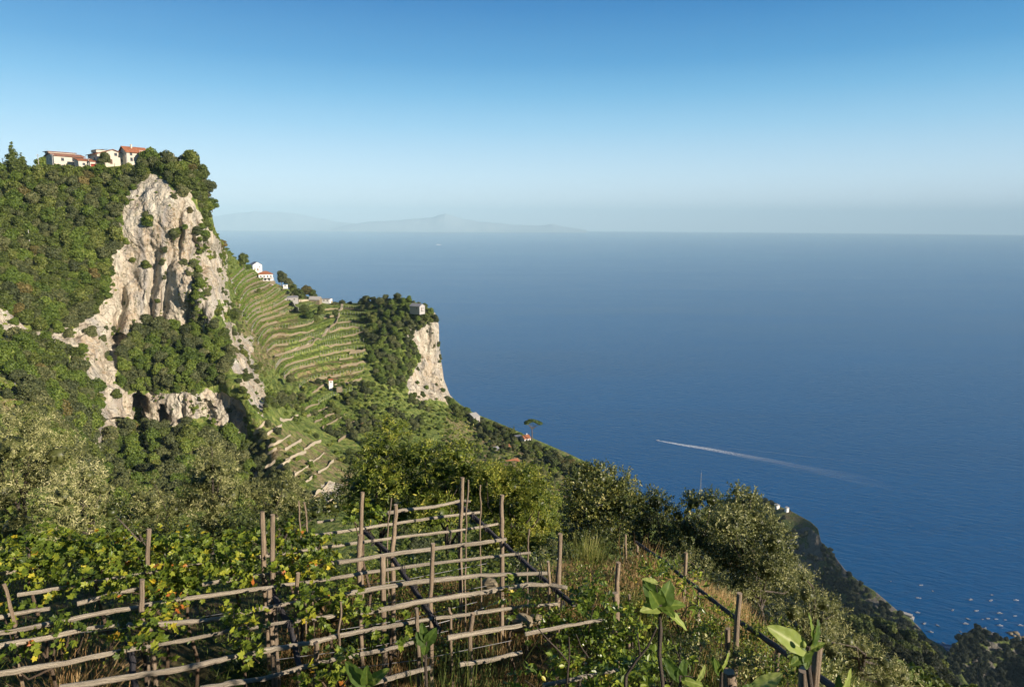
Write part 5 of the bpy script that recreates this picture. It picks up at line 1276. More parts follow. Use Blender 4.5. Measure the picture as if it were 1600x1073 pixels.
# ------------------------------------------------------------------ foreground trees and shrubs
def sprigs(g, blobs, ns, per, length, tpl, size, tint_mu, rs, droop=.0, keep=.8, jitter=.34, low=-.5, stalk=False, leafmat=0, upb=.35):
    p, d = shell(blobs, ns, keep, jitter, low, rs)
    ax = unit(d+np.array([0, 0, upb])+rs.normal(size=d.shape)*.45)
    side = unit(np.cross(ax, rs.normal(size=d.shape))); up = np.cross(side, ax)
    tt = np.clip(tint_mu+.16*rs.normal(size=ns)+.5*vnoise(p*1.3, 6)*.4, 0, 1)
    L = length*rs.uniform(.6, 1.35, ns)
    for k in range(per):
        u = (k+.5)/per
        a = k*2.4+rs.random(ns)*.8
        out = np.cos(a)[:, None]*side+np.sin(a)[:, None]*up
        pos = p+ax*(L*u)[:, None]+np.array([0, 0, -1.])*(droop*L*u*u)[:, None]
        la = unit(ax*(.35+.5*u)+out*.9+rs.normal(size=ax.shape)*.15+np.array([0, 0, -droop])*.6)
        nn = unit(np.cross(la, np.cross(ax, la))+rs.normal(size=ax.shape)*.45+np.array([0, 0, .25]))
        put_leaves(g, tpl, pos, la, nn, size*rs.uniform(.65, 1.25, ns), np.clip(tt+.13*rs.normal(size=ns), 0, 1), leafmat)
    if stalk:
        m = min(ns, 500)
        for i in range(m): g.tube([p[i]-ax[i]*L[i]*.5, p[i]+ax[i]*L[i]*.8], [.008, .004], 3, 1, cap=False)
def near_tree(name, cat, label, pblobs, Y, matk, tpl, size, dens, per, length, seed, group=None, tint=.45, corek=.48, droop=0, trunk_r=.09, depth_j=.9, low=-.7, core_t=.12, upb=.35, keep=.8):
    rs = np.random.default_rng(seed); r2 = random.Random(seed)
    W = []
    for (x, y, r) in pblobs:
        yy = Y+r2.uniform(-depth_j, depth_j); rm = r*yy/1067.0
        W.append((P(x, y, yy), rm*1.02))
    cx = sum(w[0].x for w in W)/len(W); cyy = sum(w[0].y for w in W)/len(W)
    base = Vector((cx, cyy, gz1(cx, cyy)))
    o = empty(name, base, label, cat, group)
    blobs = [(tuple(w-base), (r, r, r*.95)) for w, r in W]
    area = sum(r*r for _, r in W); ns = int(dens*area)
    g = Geo(); sprigs(g, blobs, ns, per, length, tpl, size, tint, rs, droop, keep, low=low, upb=upb)
    if trunk_r > .05:
        for k, (c, r) in enumerate(blobs): core(g, c, r, corek, 0, core_t, seed+k)
    g.build('crown' if trunk_r > .05 else 'foliage', MAT[matk], o)
    t = Geo(); zt = max(b[0][2] for b in blobs)*.6
    mx = np.mean([b[0] for b in blobs], axis=0)
    limb_tubes(t, (0, 0, -.3), (mx[0]*.6, mx[1]*.6, max(.6, zt)), [(b[0], 0) for b in blobs], trunk_r, 0, seed)
    t.build('trunk' if trunk_r > .05 else 'stem', MAT['bark'], o)
    return o
OL = dict(matk='olive', tpl=LANCE, size=.085, dens=400, per=9, length=.24)
near_tree('olive_tree', 'tree', 'largest silvery olive tree filling the left edge', [(20, 700, 45), (48, 668, 32), (62, 740, 50), (5, 770, 50), (92, 712, 36), (30, 825, 48), (-25, 735, 60), (15, 655, 22)], 19, seed=1, tint=.55, **OL)
near_tree('olive_tree', 'tree', 'lower olive tree leaning right beside the largest olive', [(122, 765, 36), (150, 792, 26), (112, 822, 42), (98, 778, 35), (138, 742, 20), (160, 765, 14)], 17.5, seed=2, tint=.62, **OL)
near_tree('olive_tree', 'tree', 'upright thin olive tree with pointed top in front of the caves', [(330, 728, 24), (325, 755, 32), (342, 788, 34), (302, 782, 26), (329, 706, 17), (331, 692, 11), (352, 735, 22), (308, 752, 20), (362, 772, 26), (330, 815, 34)], 21, seed=3, tint=.50, **OL)
near_tree('olive_tree', 'tree', 'rounded olive behind the two thin stakes', [(440, 775, 30), (420, 800, 30), (463, 790, 24), (402, 772, 22), (446, 757, 14)], 21.5, seed=4, tint=.42, **OL)
near_tree('olive_tree', 'tree', 'small dark olive left of the upright pointed one', [(237, 795, 28), (216, 775, 18), (250, 822, 30), (272, 796, 24), (240, 752, 10), (200, 812, 26)], 20, seed=5, tint=.40, **OL)
BU = dict(matk='carob', tpl=OVAL, size=.085, dens=400, per=7, length=.20)
near_tree('carob_bush', 'bush', 'dark bush between the vines and the small dark olive', [(190, 838, 26), (230, 850, 28), (280, 838, 26), (175, 800, 18)], 17.5, seed=6, tint=.28, **BU)
near_tree('carob_bush', 'bush', 'dark bush behind the vine posts under the rounded olive', [(370, 825, 30), (410, 838, 28), (455, 828, 26), (495, 800, 20), (345, 842, 24), (520, 790, 22)], 19, seed=7, tint=.26, **BU)
CH = dict(matk='chestnut', tpl=LANCE, size=.155, dens=230, per=8, length=.30, droop=.35, trunk_r=.12)
near_tree('chestnut_tree', 'tree', 'leftmost chestnut tree behind the pergola, dark on its left side', [(600, 700, 30), (622, 674, 19), (585, 730, 32), (562, 762, 32), (612, 752, 38), (645, 720, 26), (578, 795, 36), (622, 800, 36), (545, 785, 24), (602, 664, 12)], 25.5, seed=8, tint=.45, **CH)
near_tree('chestnut_tree', 'tree', 'middle chestnut tree directly behind the tallest pergola post', [(690, 735, 34), (664, 704, 20), (716, 712, 22), (702, 772, 40), (682, 802, 40), (742, 762, 32), (655, 765, 28), (730, 735, 22)], 24.5, seed=9, tint=.50, **CH)
near_tree('willow_tree', 'tree', 'bright yellow-green tree at the right end of the pergola', [(800, 762, 34), (822, 742, 20), (780, 745, 24), (842, 785, 30), (812, 802, 42), (772, 795, 34), (852, 822, 24), (832, 850, 26), (792, 845, 34), (848, 752, 12), (760, 740, 18), (765, 850, 26)], 23.5, matk='chestnut', tpl=LANCE, size=.11, dens=420, per=9, length=.28, seed=10, tint=.62, droop=.45, trunk_r=.10)
near_tree('chestnut_tree', 'tree', 'sparse thin tree with brownish leaves rising behind the chestnuts', [(716, 672, 13), (708, 690, 16), (726, 696, 14), (715, 712, 16)], 29, matk='chestnut', tpl=LANCE, size=.11, dens=90, per=6, length=.35, seed=11, tint=.6, corek=.12, trunk_r=.06)
near_tree('carob_bush', 'bush', 'silvery topped dark bush right of the yellow-green tree', [(905, 765, 28), (938, 748, 28), (968, 762, 30), (930, 790, 38), (978, 792, 30), (902, 802, 30), (950, 826, 36), (915, 735, 12), (900, 835, 30)], 25.5, seed=12, tint=.56, **BU)
near_tree('carob_bush', 'bush', 'darkest bush in the middle of the right-hand thicket', [(1024, 784, 22), (1044, 796, 14), (1008, 812, 32), (1040, 832, 30), (990, 842, 30), (1000, 785, 16), (1020, 860, 26)], 26, seed=13, tint=.36, **BU)
near_tree('carob_bush', 'bush', 'bush with two pale tufts under the radio mast', [(1084, 786, 20), (1112, 782, 18), (1076, 825, 30), (1118, 825, 30), (1058, 855, 28), (1098, 850, 30), (1060, 805, 14)], 24.5, seed=14, tint=.46, **BU)
near_tree('olive_bush', 'bush', 'largest rounded bush dominating the right side above the sea', [(1155, 788, 26), (1140, 820, 38), (1182, 815, 34), (1208, 845, 36), (1150, 868, 44), (1200, 888, 42), (1228, 885, 24), (1118, 880, 30), (1238, 918, 20), (1190, 930, 36), (1158, 920, 32), (1150, 768, 12), (1172, 775, 12)], 22.5, matk='olive', tpl=OVAL, size=.075, dens=480, per=8, length=.20, seed=15, tint=.36)
near_tree('olive_bush', 'bush', 'loose silvery bush spilling right below the largest rounded bush', [(1262, 930, 24), (1288, 945, 20), (1240, 955, 30), (1280, 975, 28), (1250, 990, 28), (1306, 960, 15), (1300, 990, 22), (1270, 1010, 26), (1255, 900, 16)], 18.5, seed=16, tint=.58, **OL)
near_tree('olive_bush', 'bush', 'low silvery shrub running down the right edge of the slope', [(1325, 1002, 22), (1350, 1018, 22), (1300, 1020, 28), (1382, 1038, 22), (1350, 1052, 30), (1412, 1060, 20), (1320, 1052, 30), (1288, 1000, 20), (1385, 1075, 30), (1430, 1080, 18), (1300, 1070, 26)], 16.5, seed=17, tint=.55, **OL)
near_tree('olive_bush', 'bush', 'grey green shrub standing behind the dark handrail', [(1056, 900, 20), (1086, 885, 20), (1112, 905, 22), (1130, 930, 20), (1070, 870, 16), (1150, 945, 16), (1175, 965, 18), (1205, 975, 16)], 19.0, seed=18, tint=.48, **OL)
near_tree('carob_bush', 'bush', 'dark low bush behind the dry grass bank', [(905, 850, 22), (940, 845, 22), (975, 858, 18), (885, 868, 16)], 21.5, seed=19, tint=.35, **BU)
CI = dict(matk='citrus', tpl=OVAL, size=.085, dens=420, per=7, length=.18, trunk_r=.03, depth_j=.5, droop=.3, core_t=.1)
near_tree('fruit_shrub', 'shrub', 'broad glossy shrub growing over the right end of the pergola', [(930, 930, 24), (902, 962, 32), (950, 978, 34), (882, 1002, 32), (985, 1000, 34), (930, 1030, 42), (842, 990, 20), (1000, 965, 22), (860, 968, 16)], 9.2, seed=21, tint=.46, **CI)
near_tree('fruit_shrub', 'shrub', 'glossy shrub at the bottom edge in front of the broad one', [(865, 1050, 28), (960, 1062, 36), (1010, 1052, 30), (905, 1068, 34), (820, 1062, 24), (1045, 1070, 26)], 7.6, seed=22, tint=.5, **CI)
near_tree('peach_sapling', 'sapling', 'sapling with curled pale leaves beside the large-leaved fig', [(1060, 898, 16), (1044, 918, 18), (1076, 915, 18), (1092, 938, 12), (1030, 900, 10)], 10.5, matk='citrus', tpl=LANCE, size=.13, dens=260, per=6, length=.22, seed=23, tint=.7, trunk_r=.03, depth_j=.4, corek=.3, droop=.4)
near_tree('peach_sapling', 'sapling', 'leafy sapling below the large-leaved fig by the bare soil', [(1045, 985, 18), (1025, 1010, 20), (1062, 1020, 18), (1040, 1040, 22)], 8.2, matk='citrus', tpl=LANCE, size=.10, dens=240, per=6, length=.18, seed=24, tint=.55, trunk_r=.03, depth_j=.3, corek=.3, droop=.4)
near_tree('weed_clump', 'plant', 'blue-green weed clump at the foot of the dry grass bank', [(900, 905, 20), (925, 890, 14), (880, 925, 16), (950, 905, 14)], 12.5, matk='chestnut', tpl=OVAL, size=.05, dens=420, per=7, length=.14, seed=25, tint=.25, trunk_r=.02, depth_j=.4)
near_tree('weed_clump', 'plant', 'low leafy weed clump beside the leaning double stake', [(985, 925, 16), (1000, 945, 14), (975, 945, 12)], 11, matk='chestnut', tpl=OVAL, size=.05, dens=420, per=7, length=.14, seed=26, tint=.35, trunk_r=.02, depth_j=.4)
near_tree('weed_clump', 'plant', 'leafy weed clump left of the tall stake on the right slope', [(1125, 1000, 14), (1110, 985, 12), (1140, 975, 12), (1135, 955, 10)], 10.5, matk='citrus', tpl=OVAL, size=.05, dens=380, per=7, length=.14, seed=27, tint=.45, trunk_r=.02, depth_j=.4)

# ------------------------------------------------------------------ the pergola
PH = 5.5
def PP(px, py, dz=0.0): return PZ(px, py, CAM_H-PH+dz)
perg = empty('pergola', PP(640, 920)-Vector((0, 0, 2.0)), 'chestnut pole pergola with crossed rails and posts over the vineyard terrace', 'pergola')
PB = perg.location.copy()
def pole(name, mat, pts, r0, r1, seed, bend=.02, sides=9, sub=5):
    """a slightly crooked pole through world points, relative to the pergola"""
    rs = random.Random(seed); q = []; pts = [Vector(p)-PB for p in pts]
    for a, b in zip(pts[:-1], pts[1:]):
        for k in range(sub): q.append(a.lerp(b, k/sub)+Vector((rs.uniform(-bend, bend), rs.uniform(-bend, bend), rs.uniform(-bend, bend)*.8)))
    q.append(pts[-1]); n = len(q); rr = [r0+(r1-r0)*k/(n-1) for k in range(n)]
    rr = [r*(1.0+rs.uniform(-.06, .12)) for r in rr]
    return Geo().tube(q, rr, sides, 0, .5, .30, seed).build(name, MAT[mat], perg)
RAILS = [[(496, 816), (524, 811)], [(586, 804), (629, 797), (680, 791), (722, 782), (735, 783)], [(490, 837), (567, 825), (660, 811), (700, 806), (750, 800)], [(511, 854), (614, 840), (722, 828), (778, 818)],
         [(517, 880), (630, 863), (750, 848), (791, 842)], [(264, 938), (360, 926), (474, 910)], [(468, 911), (620, 887), (750, 871), (829, 863)], [(549, 926), (648, 909), (750, 899), (860, 895)],
         [(564, 956), (614, 949), (660, 939), (750, 926), (824, 913), (860, 913), (886, 918)], [(514, 996), (586, 982), (679, 966), (750, 957)], [(745, 957), (809, 948), (872, 943)],
         [(229, 976), (300, 971), (348, 966)], [(342, 967), (400, 952), (474, 939)], [(271, 1003), (358, 985), (462, 970)], [(412, 1016), (450, 1010), (487, 1003)], [(350, 1069), (412, 1060), (499, 1035), (567, 1021)], [(562, 1022), (610, 1013), (646, 1003)],
         [(700, 995), (760, 986), (815, 976)], [(567, 1070), (620, 1056), (673, 1043)], [(718, 1038), (770, 1030), (815, 1018)], [(849, 1071), (900, 1060), (945, 1050), (1026, 1033)],
         [(200, 976), (232, 976)], [(350, 1029), (412, 1017)], [(200, 1015), (275, 1002)], [(165, 956), (215, 948), (268, 937)], [(460, 970), (515, 963), (566, 955)], [(470, 940), (552, 926)], [(485, 1004), (518, 996)], [(350, 907), (420, 897), (470, 890), (520, 880)], [(360, 876), (440, 865), (512, 854)], [(186, 902), (240, 893), (297, 884)],
         [(-30, 902), (33, 890)], [(28, 929), (129, 913), (190, 901)], [(295, 884), (330, 880), (362, 875)], [(-20, 968), (21, 959), (78, 950)], [(120, 943), (193, 924), (218, 919)], [(316, 913), (352, 906)],
         [(-30, 994), (60, 978), (170, 955)], [(-30, 1014), (60, 998), (146, 980)], [(140, 981), (185, 976)], [(-30, 1057), (50, 1044), (108, 1034), (208, 1013)], [(94, 1074), (195, 1058), (280, 1045), (354, 1028)], [(313, 1075), (396, 1062)], [(820, 990), (900, 975), (940, 968)]]
for k, pl in enumerate(RAILS):
    th = .024+.011*((k*37) % 10)/10
    if pl[0][0] in (564, 94, -30) and pl[0][1] > 950: th = .035
    pole('rail', 'pole', [PP(x, y, .01*(k % 3)) for x, y in pl], th*1.1, th*.85, 100+k, .006, 12, 6)
BEAMS = [[(567, 828), (608, 864), (650, 925), (687, 985)], [(712, 783), (755, 820), (790, 852), (850, 905), (897, 945)], [(424, 923), (438, 950), (454, 979), (461, 1010), (469, 1043)], [(200, 1000), (207, 1035), (212, 1080)]]
for k, pl in enumerate(BEAMS): pole('beam', 'beam', [PP(x, y, -.10) for x, y in pl], .040, .034, 200+k, .010, 10, 5)
POSTS = [(426, 803, 424, 905, .055), (410, 799, 410, 880, .06), (566, 769, 562, 860, .055), (619, 788, 612, 866, .055), (677, 849, 672, 935, .05), (723, 746, 719, 820, .055), (732, 749, 727, 840, .022), (466, 895, 460, 935, .045), (533, 940, 528, 1000, .024),
         (494, 1002, 491, 1040, .055), (739, 957, 734, 995, .045), (562, 835, 559, 873, .055), (598, 868, 597, 915, .06), (466, 783, 470, 850, .022), (476, 783, 482, 850, .024), (612, 777, 604, 840, .02), (421, 920, 420, 945, .055), (702, 949, 704, 965, .03), (663, 1008, 662, 1012, .03),
         (233, 827, 226, 900, .05), (222, 905, 218, 960, .055), (7, 912, 16, 975, .035), (784, 773, 784, 843, .06), (750, 757, 751, 830, .02), (827, 828, 825, 863, .022), (875, 833, 873, 900, .06), (857, 877, 859, 918, .035), (650, 950, 652, 985, .04)]
for k, (x0, y0, x1, y1, r) in enumerate(POSTS):
    c = PP(x1, y1); t = P(x0, y0, c.y+.06); c = Vector((c.x, c.y+.06, c.z)); b = c+(c-t)*0.25; b = Vector((b.x, b.y, gz1(b.x, b.y)-.15))
    pole('post', 'post', [t, c, b], r*.60, r*.70, 300+k, .008 if r > .03 else .014, 10, 5)
# ties where rails cross the beams, and training wires
for k, (x, y) in enumerate([(722, 783), (740, 803), (760, 822), (783, 843), (812, 866), (845, 896), (866, 914), (583, 844), (608, 863), (632, 886), (650, 909), (668, 938), (680, 966), (438, 948), (454, 975), (462, 1008), (880, 943)]):
    c = PP(x, y)-PB; g = Geo(); rs = random.Random(k)
    for j in range(2):
        a0 = rs.uniform(-.6, .6); pts = [c+Vector((.03*j-.02, .062*math.cos(t*.7), .075*math.sin(t*.7)-.03)) for t in range(10)]
        g.tube(pts, .007, 4)
    g.build('tie', MAT['beam'], perg)
for k, (a, b, dz) in enumerate([((480, 925), (760, 880), -.45), ((560, 945), (760, 915), -.45), ((520, 985), (745, 940), -.5), ((640, 985), (790, 935), -.6), ((430, 1030), (700, 985), -.55), ((0, 1000), (400, 950), -.4), ((500, 1050), (800, 1000), -.6)]):
    p0, p1 = PP(*a, dz)-PB, PP(*b, dz)-PB; m = (p0+p1)/2-Vector((0, 0, .06))
    Geo().tube([p0, m, p1], .005, 4).build('wire', MAT['metal'], perg)

# ------------------------------------------------------------------ grapevines over the pergola
VB = [('grapevine spreading at the far left over the low rails', [(20, 870, 32), (60, 850, 36), (10, 905, 30), (50, 890, 28), (95, 862, 30)]),
      ('grapevine thick with leaves left of the tall split post', [(130, 880, 34), (165, 862, 34), (105, 915, 24), (150, 905, 24), (180, 885, 28), (130, 850, 26), (195, 848, 26)]),
      ('grapevine climbing round the tall split post', [(215, 870, 26), (250, 862, 30), (240, 900, 30), (275, 880, 30), (205, 925, 26), (250, 935, 24), (262, 850, 26)]),
      ('grapevine with yellow leaves right of the tall split post', [(290, 850, 28), (310, 890, 26), (285, 915, 26), (262, 960, 22), (240, 975, 18), (300, 930, 18), (330, 865, 24)]),
      ('grapevine with a red tinge in front of the upright olive', [(345, 850, 26), (372, 872, 26), (395, 850, 24), (355, 895, 24), (385, 900, 22)]),
      ('largest yellowing grapevine wrapped round the thick short posts', [(425, 865, 28), (455, 850, 28), (480, 870, 28), (440, 895, 26), (475, 895, 22), (500, 850, 22), (495, 890, 18), (410, 835, 20), (450, 830, 18)]),
      ('grapevine sprawling in the middle of the open rails', [(490, 935, 24), (525, 925, 20), (510, 960, 26), (545, 950, 20), (490, 965, 20), (535, 975, 18), (560, 960, 14)]),
      ('small grapevine tuft on the top rail beside the thick post stub', [(565, 800, 14), (580, 812, 16), (555, 820, 14), (595, 815, 12), (545, 808, 10)]),
      ('grapevine hanging from the long front rail', [(375, 965, 20), (385, 995, 22), (395, 1020, 18), (368, 985, 18), (405, 1035, 12), (360, 1010, 12)]),
      ('grapevine at the front below the tall split post', [(225, 1005, 20), (240, 1030, 18), (205, 990, 18), (225, 985, 16)]),
      ('low leafy grapevine at the bottom edge by the short stub post', [(515, 1045, 24), (500, 1062, 20), (545, 1058, 18), (480, 1060, 16), (530, 1020, 10)]),
      ('grapevine sprays under the middle rails', [(610, 985, 14), (595, 1000, 12), (640, 975, 12), (625, 1000, 10), (580, 975, 10)]),
      ('grapevine tuft at the left edge beside the leaning stake', [(5, 960, 16), (25, 955, 14), (15, 990, 12), (40, 1005, 12)]),
      ('grapevine leaves at the lower left by the dry reeds', [(60, 1010, 16), (85, 985, 16), (110, 970, 18), (20, 1040, 14), (130, 995, 12)]),
      ('grapevine shoots on the rail right of the tallest post', [(800, 925, 14), (810, 945, 14), (790, 935, 10)])]
for k, (lab, bl) in enumerate(VB):
    rs = np.random.default_rng(500+k); r2 = random.Random(500+k)
    W = [(PP(x, y, .02+r2.uniform(-.16, .20)), r*PP(x, y).y/1067.0) for x, y, r in bl]
    cx = sum(w[0].x for w in W)/len(W); cyy = sum(w[0].y for w in W)/len(W); base = Vector((cx, cyy, gz1(cx, cyy)))
    o = empty('grapevine', base, lab, 'grapevine', 'grapevines on the pergola')
    blobs = [(tuple(w-base), (r*1.12, r*1.2, r*.7)) for w, r in W]
    ns = int(265*sum(r*r for _, r in W)*1.0); g = Geo()
    sprigs(g, blobs, ns, 6, .26, VINE, .084, .64, rs, .5, .45, .30, -.7)
    g.build('foliage', MAT['vine'], o)
    t = Geo(); c0 = Vector(blobs[0][0])
    t.tube([(0, 0, -.2), (.08, .03, .6), (-.05, .05, 1.2), tuple(c0*.5+Vector((0, 0, 1.0)) if c0.z < .5 else (c0.x*.3, c0.y*.3, c0.z*.85))], [.035, .03, .026, .02], 7, bump=.2, seed=k)
    for c, r in blobs: t.tube([(c0.x*.3, c0.y*.3, c0.z*.85), (c[0]*.7, c[1]*.7, c0.z*.95), c], [.018, .013, .007], 5, bump=.2, seed=k)
    t.build('stem', MAT['vinewood'], o)

# ------------------------------------------------------------------ stakes, handrail
def stake(px0, y0, px1, y1, Y, r, lab, name='wooden_stake', cat='stake', group=None, matk='post'):
    t = P(px0, y0, Y); b = P(px1, y1, Y); zb = min(b.z, gz1(b.x, b.y)); o = empty(name, (b.x, b.y, zb), lab, cat, group)
    g = Geo(); n = 7; rs = random.Random(px0)
    q = [(Vector((b.x, b.y, zb-.15))).lerp(t, k/(n-1))-Vector((b.x, b.y, zb))+Vector((rs.uniform(-.01, .01), rs.uniform(-.01, .01), 0)) for k in range(n)]
    g.tube(q, [r*1.05-(r*.2*k/n) for k in range(n)], 9, bump=.2, seed=px0); g.build('stake', MAT[matk], o); return o
stake(966, 878, 963, 928, 10.6, .045, 'upper half of a doubled stake tied in the weeds right of the pergola')
stake(962, 926, 967, 964, 10.4, .055, 'stouter lower half of the doubled stake in the weeds')
stake(984, 929, 985, 964, 10.8, .025, 'short thin stake just right of the doubled stake')
stake(1155, 926, 1149, 1066, 9.0, .045, 'tallest free-standing stake on the right slope')
stake(1138, 981, 1134, 1026, 9.4, .04, 'short crooked stake left of the tallest one on the right slope')
stake(1278, 1003, 1272, 1078, 5.6, .045, 'thick stake behind the fig leaf with the fruit')
stake(978, 835, 980, 852, 17, .03, 'dark broken stump left of the handrail head')
HY = [(993, 846, 16.5), (1041, 880, 14.4), (1100, 926, 12.2), (1159, 973, 10.4), (1214, 1010, 8.9), (1262, 1044, 7.6), (1310, 1078, 6.6)]
hp0 = P(1100, 926, 12.2); hr = empty('handrail', hp0-Vector((0, 0, 1)), 'dark pole handrail descending the right slope on short posts', 'handrail'); PBk = hr.location.copy()
g = Geo(); q = [P(x, y, Y)-PBk for x, y, Y in HY]; qq = []
for a, b in zip(q[:-1], q[1:]):
    for k in range(4): qq.append(a.lerp(b, k/4)+Vector((rnd.uniform(-.015, .015), rnd.uniform(-.015, .015), rnd.uniform(-.015, .015))))
qq.append(q[-1]); g.tube(qq, .038, 8, bump=.15, seed=5); g.build('rail', MAT['beam'], hr)
g = Geo(); g.tube([v+Vector((.05, .03, -.07)) for v in qq[8:]], .028, 8, bump=.15, seed=6); g.build('rail', MAT['beam'], hr)
for k, (x, y, Y) in enumerate([(996, 851, 16.4), (1072, 863, 13.3), (1092, 924, 12.4), (1216, 1012, 8.9), (1300, 1074, 6.8)]):
    t = P(x, y, Y); b = Vector((t.x-.02, t.y, gz1(t.x, t.y)-.2)); Geo().tube([b-PBk, (b.lerp(t, .5)+Vector((.015, 0, 0)))-PBk, t-PBk], [.042, .038, .034], 8, bump=.2, seed=k).build('post', MAT['post'], hr)
for k, (x, y, Y, r, lab) in enumerate([(812, 972, 10.5, .22, 'larger brown stone under the right end of the pergola'), (765, 912, 12.6, .16, 'rounded grey stone beside the thick pergola post'), (838, 966, 10.8, .12, 'small stone right of the larger brown stone'), (1139, 1062, 8.0, .13, 'weathered stump at the foot of the tallest stake'), (1256, 1066, 5.6, .10, 'grey weathered stump behind the fig stems')]):
    v = P(x, y, Y); v.z = max(v.z, gz1(v.x, v.y)+r*.2) if k < 3 else v.z
    g = Geo()
    if k < 3: core(g, (0, 0, 0), (r, r*.8, r*.7), 1, 0, .5, 60+k, ICO3)
    else: g.tube([(0, 0, gz1(v.x, v.y)-v.z-.1), (.02, 0, -.1), (0, .01, .12)], [r*.75, r*.62, r*.55], 12, bump=.5, seed=k)
    o = g.build('stone' if k < 3 else 'stump', MAT['post'] if k >= 3 else MAT['stone']); o.location = v; tag(o, lab, 'stone' if k < 3 else 'stump')

# ------------------------------------------------------------------ broad-leaved figs close to the camera
def big_leaf(g, base, tip, nrm, width, seed, tint=.6, lobes=True, curl=.15):
    rs = random.Random(seed); base = Vector(base); tip = Vector(tip); ax = tip-base; L = ax.length; ax.normalize(); nrm = Vector(nrm); s = ax.cross(nrm).normalized(); n = s.cross(ax)
    nu, nv = 14, 11; V = []; T = []
    for i in range(nu+1):
        u = i/nu
        w = max(0, math.sin(math.pi*min(1, u*.95+.05)**.80))**.55*(1-.25*max(0, u-.75)/.25) if 0 < u < 1 else (.15 if u == 0 else 0.0)
        if lobes: w *= 1+.06*math.cos(u*13.0+.5)*(1 if .15 < u < .9 else .2)
        for j in range(nv):
            v = (j/(nv-1))*2-1; x = v*w*width/2; y = (u-.10*abs(v)**2*(1-u)*2)*L
            z = abs(v)**1.3*w*width*.16 - curl*L*u*u + .012*math.sin(u*24-abs(v)*5)*L*abs(v)*1.6+rs.uniform(-.003, .003)
            p = base+s*x+ax*y+n*z; V.append(tuple(p)); T.append(min(1, tint+.30*max(0, 1-abs(v)*9)+.10*(math.sin(u*24-abs(v)*5) > .93)))
    F = [(i*nv+j, i*nv+j+1, (i+1)*nv+j+1, (i+1)*nv+j) for i in range(nu) for j in range(nv-1)]
    g.add(V, F, 0, T, None, True)
def fig(label, Y, stem, leaves, name='fig_tree', cat='fig', fruit=None):
    q = [P(x, y, Y) for x, y in stem]; b = q[-1].copy(); gb = Vector((b.x, b.y, min(b.z-.1, gz1(b.x, b.y)))); o = empty(name, gb, label, cat)
    t = Geo(); pts = [gb-gb, gb.lerp(b, .5)-gb+Vector((.03, 0, 0))]+[v-gb for v in q[::-1]]
    t.tube(pts, [.024]+[.02]*(len(pts)-2)+[.009], 7, bump=.15, seed=3)
    for k, (x0, y0, x1, y1, w, dy, up, ti) in enumerate(leaves):
        a = P(x0, y0, Y); c = P(x1, y1, Y+dy); s = min(q, key=lambda v: (v-a).length)
        t.tube([s-gb, (s.lerp(a, .5)-gb)+Vector((0, 0, .01)), a-gb], [.006, .005, .004], 5)
        g = Geo(); big_leaf(g, a-gb, c-gb, up, .76*w*Y/1067, k+int(x0), ti); g.build('leaf', MAT['fig'], o)
    t.build('stem', MAT['bark'], o)
    if fruit:
        f = P(fruit[0], fruit[1], Y-.05)-gb; v, fc = ICO3
        d = v*np.array([.021, .021, .026]); d[:, :2] *= (1-.35*np.clip(v[:, 2:3], 0, 1))
        Geo().add(np.array(f)+d, fc, 0, .75, None, True).build('fruit', MAT['fig'], o)
fig('large-leaved fig sapling with a crown of dark and light leaves, nearest the middle', 5.6, [(1030, 945), (1032, 985), (1030, 1020), (1035, 1065)],
    [(1031, 948, 1002, 952, 30, -.10, (0, -.6, .8), .75), (1031, 944, 1006, 905, 40, .05, (-.1, -.9, .3), .15), (1033, 944, 1050, 908, 42, .05, (.2, -.9, .3), .25), (1034, 946, 1072, 942, 30, .0, (.2, -.5, .9), .45), (1040, 952, 1078, 982, 22, -.05, (.6, -.5, .7), .7), (1030, 946, 1018, 925, 34, -.12, (0, -.9, .3), .35), (1024, 910, 1004, 902, 16, .0, (0, -.3, .9), .8), (1036, 948, 1055, 962, 26, -.1, (.3, -.6, .7), .3)])  # low tints put the shade on the darker leaves into their colour
fig('fig sapling with one big sunlit leaf and a small green fruit', 4.3, [(1264, 1010), (1262, 1035), (1267, 1075), (1262, 1110)],
    [(1250, 1010, 1204, 978, 46, -.02, (.25, -.8, .55), .72), (1270, 1000, 1270, 958, 15, .0, (.7, -.7, .1), .45), (1272, 1002, 1283, 968, 24, .03, (.6, -.8, .1), .12), (1262, 1016, 1238, 1038, 30, -.08, (0, -.7, .7), .40), (1266, 1014, 1290, 1002, 20, .02, (.1, -.4, .9), .5), (1258, 1018, 1262, 1045, 24, -.1, (.1, -.9, .4), .25)], fruit=(1255, 1006))
fig('low fig with a ragged light leaf at the bottom edge', 4.0, [(1190, 1080), (1188, 1100), (1186, 1130)], [(1182, 1076, 1222, 1052, 36, -.03, (-.1, -.7, .7), .8), (1182, 1080, 1160, 1072, 26, .0, (0, -.6, .8), .3)])
fig('fig shoot with a notched bright leaf at the bottom right', 3.8, [(1318, 1095), (1316, 1130)], [(1313, 1085, 1335, 1048, 24, .0, (.5, -.8, .2), .75), (1312, 1085, 1310, 1055, 20, .02, (-.4, -.8, .2), .2)])
fig('fig sapling with two folded leaves left of the tallest stake', 5.4, [(1128, 1045), (1126, 1080)], [(1126, 1046, 1142, 1022, 18, .0, (.7, -.6, .2), .7), (1125, 1046, 1112, 1026, 20, .02, (-.5, -.8, .2), .15), (1124, 1050, 1118, 1030, 18, -.05, (.1, -.9, .3), .3)])
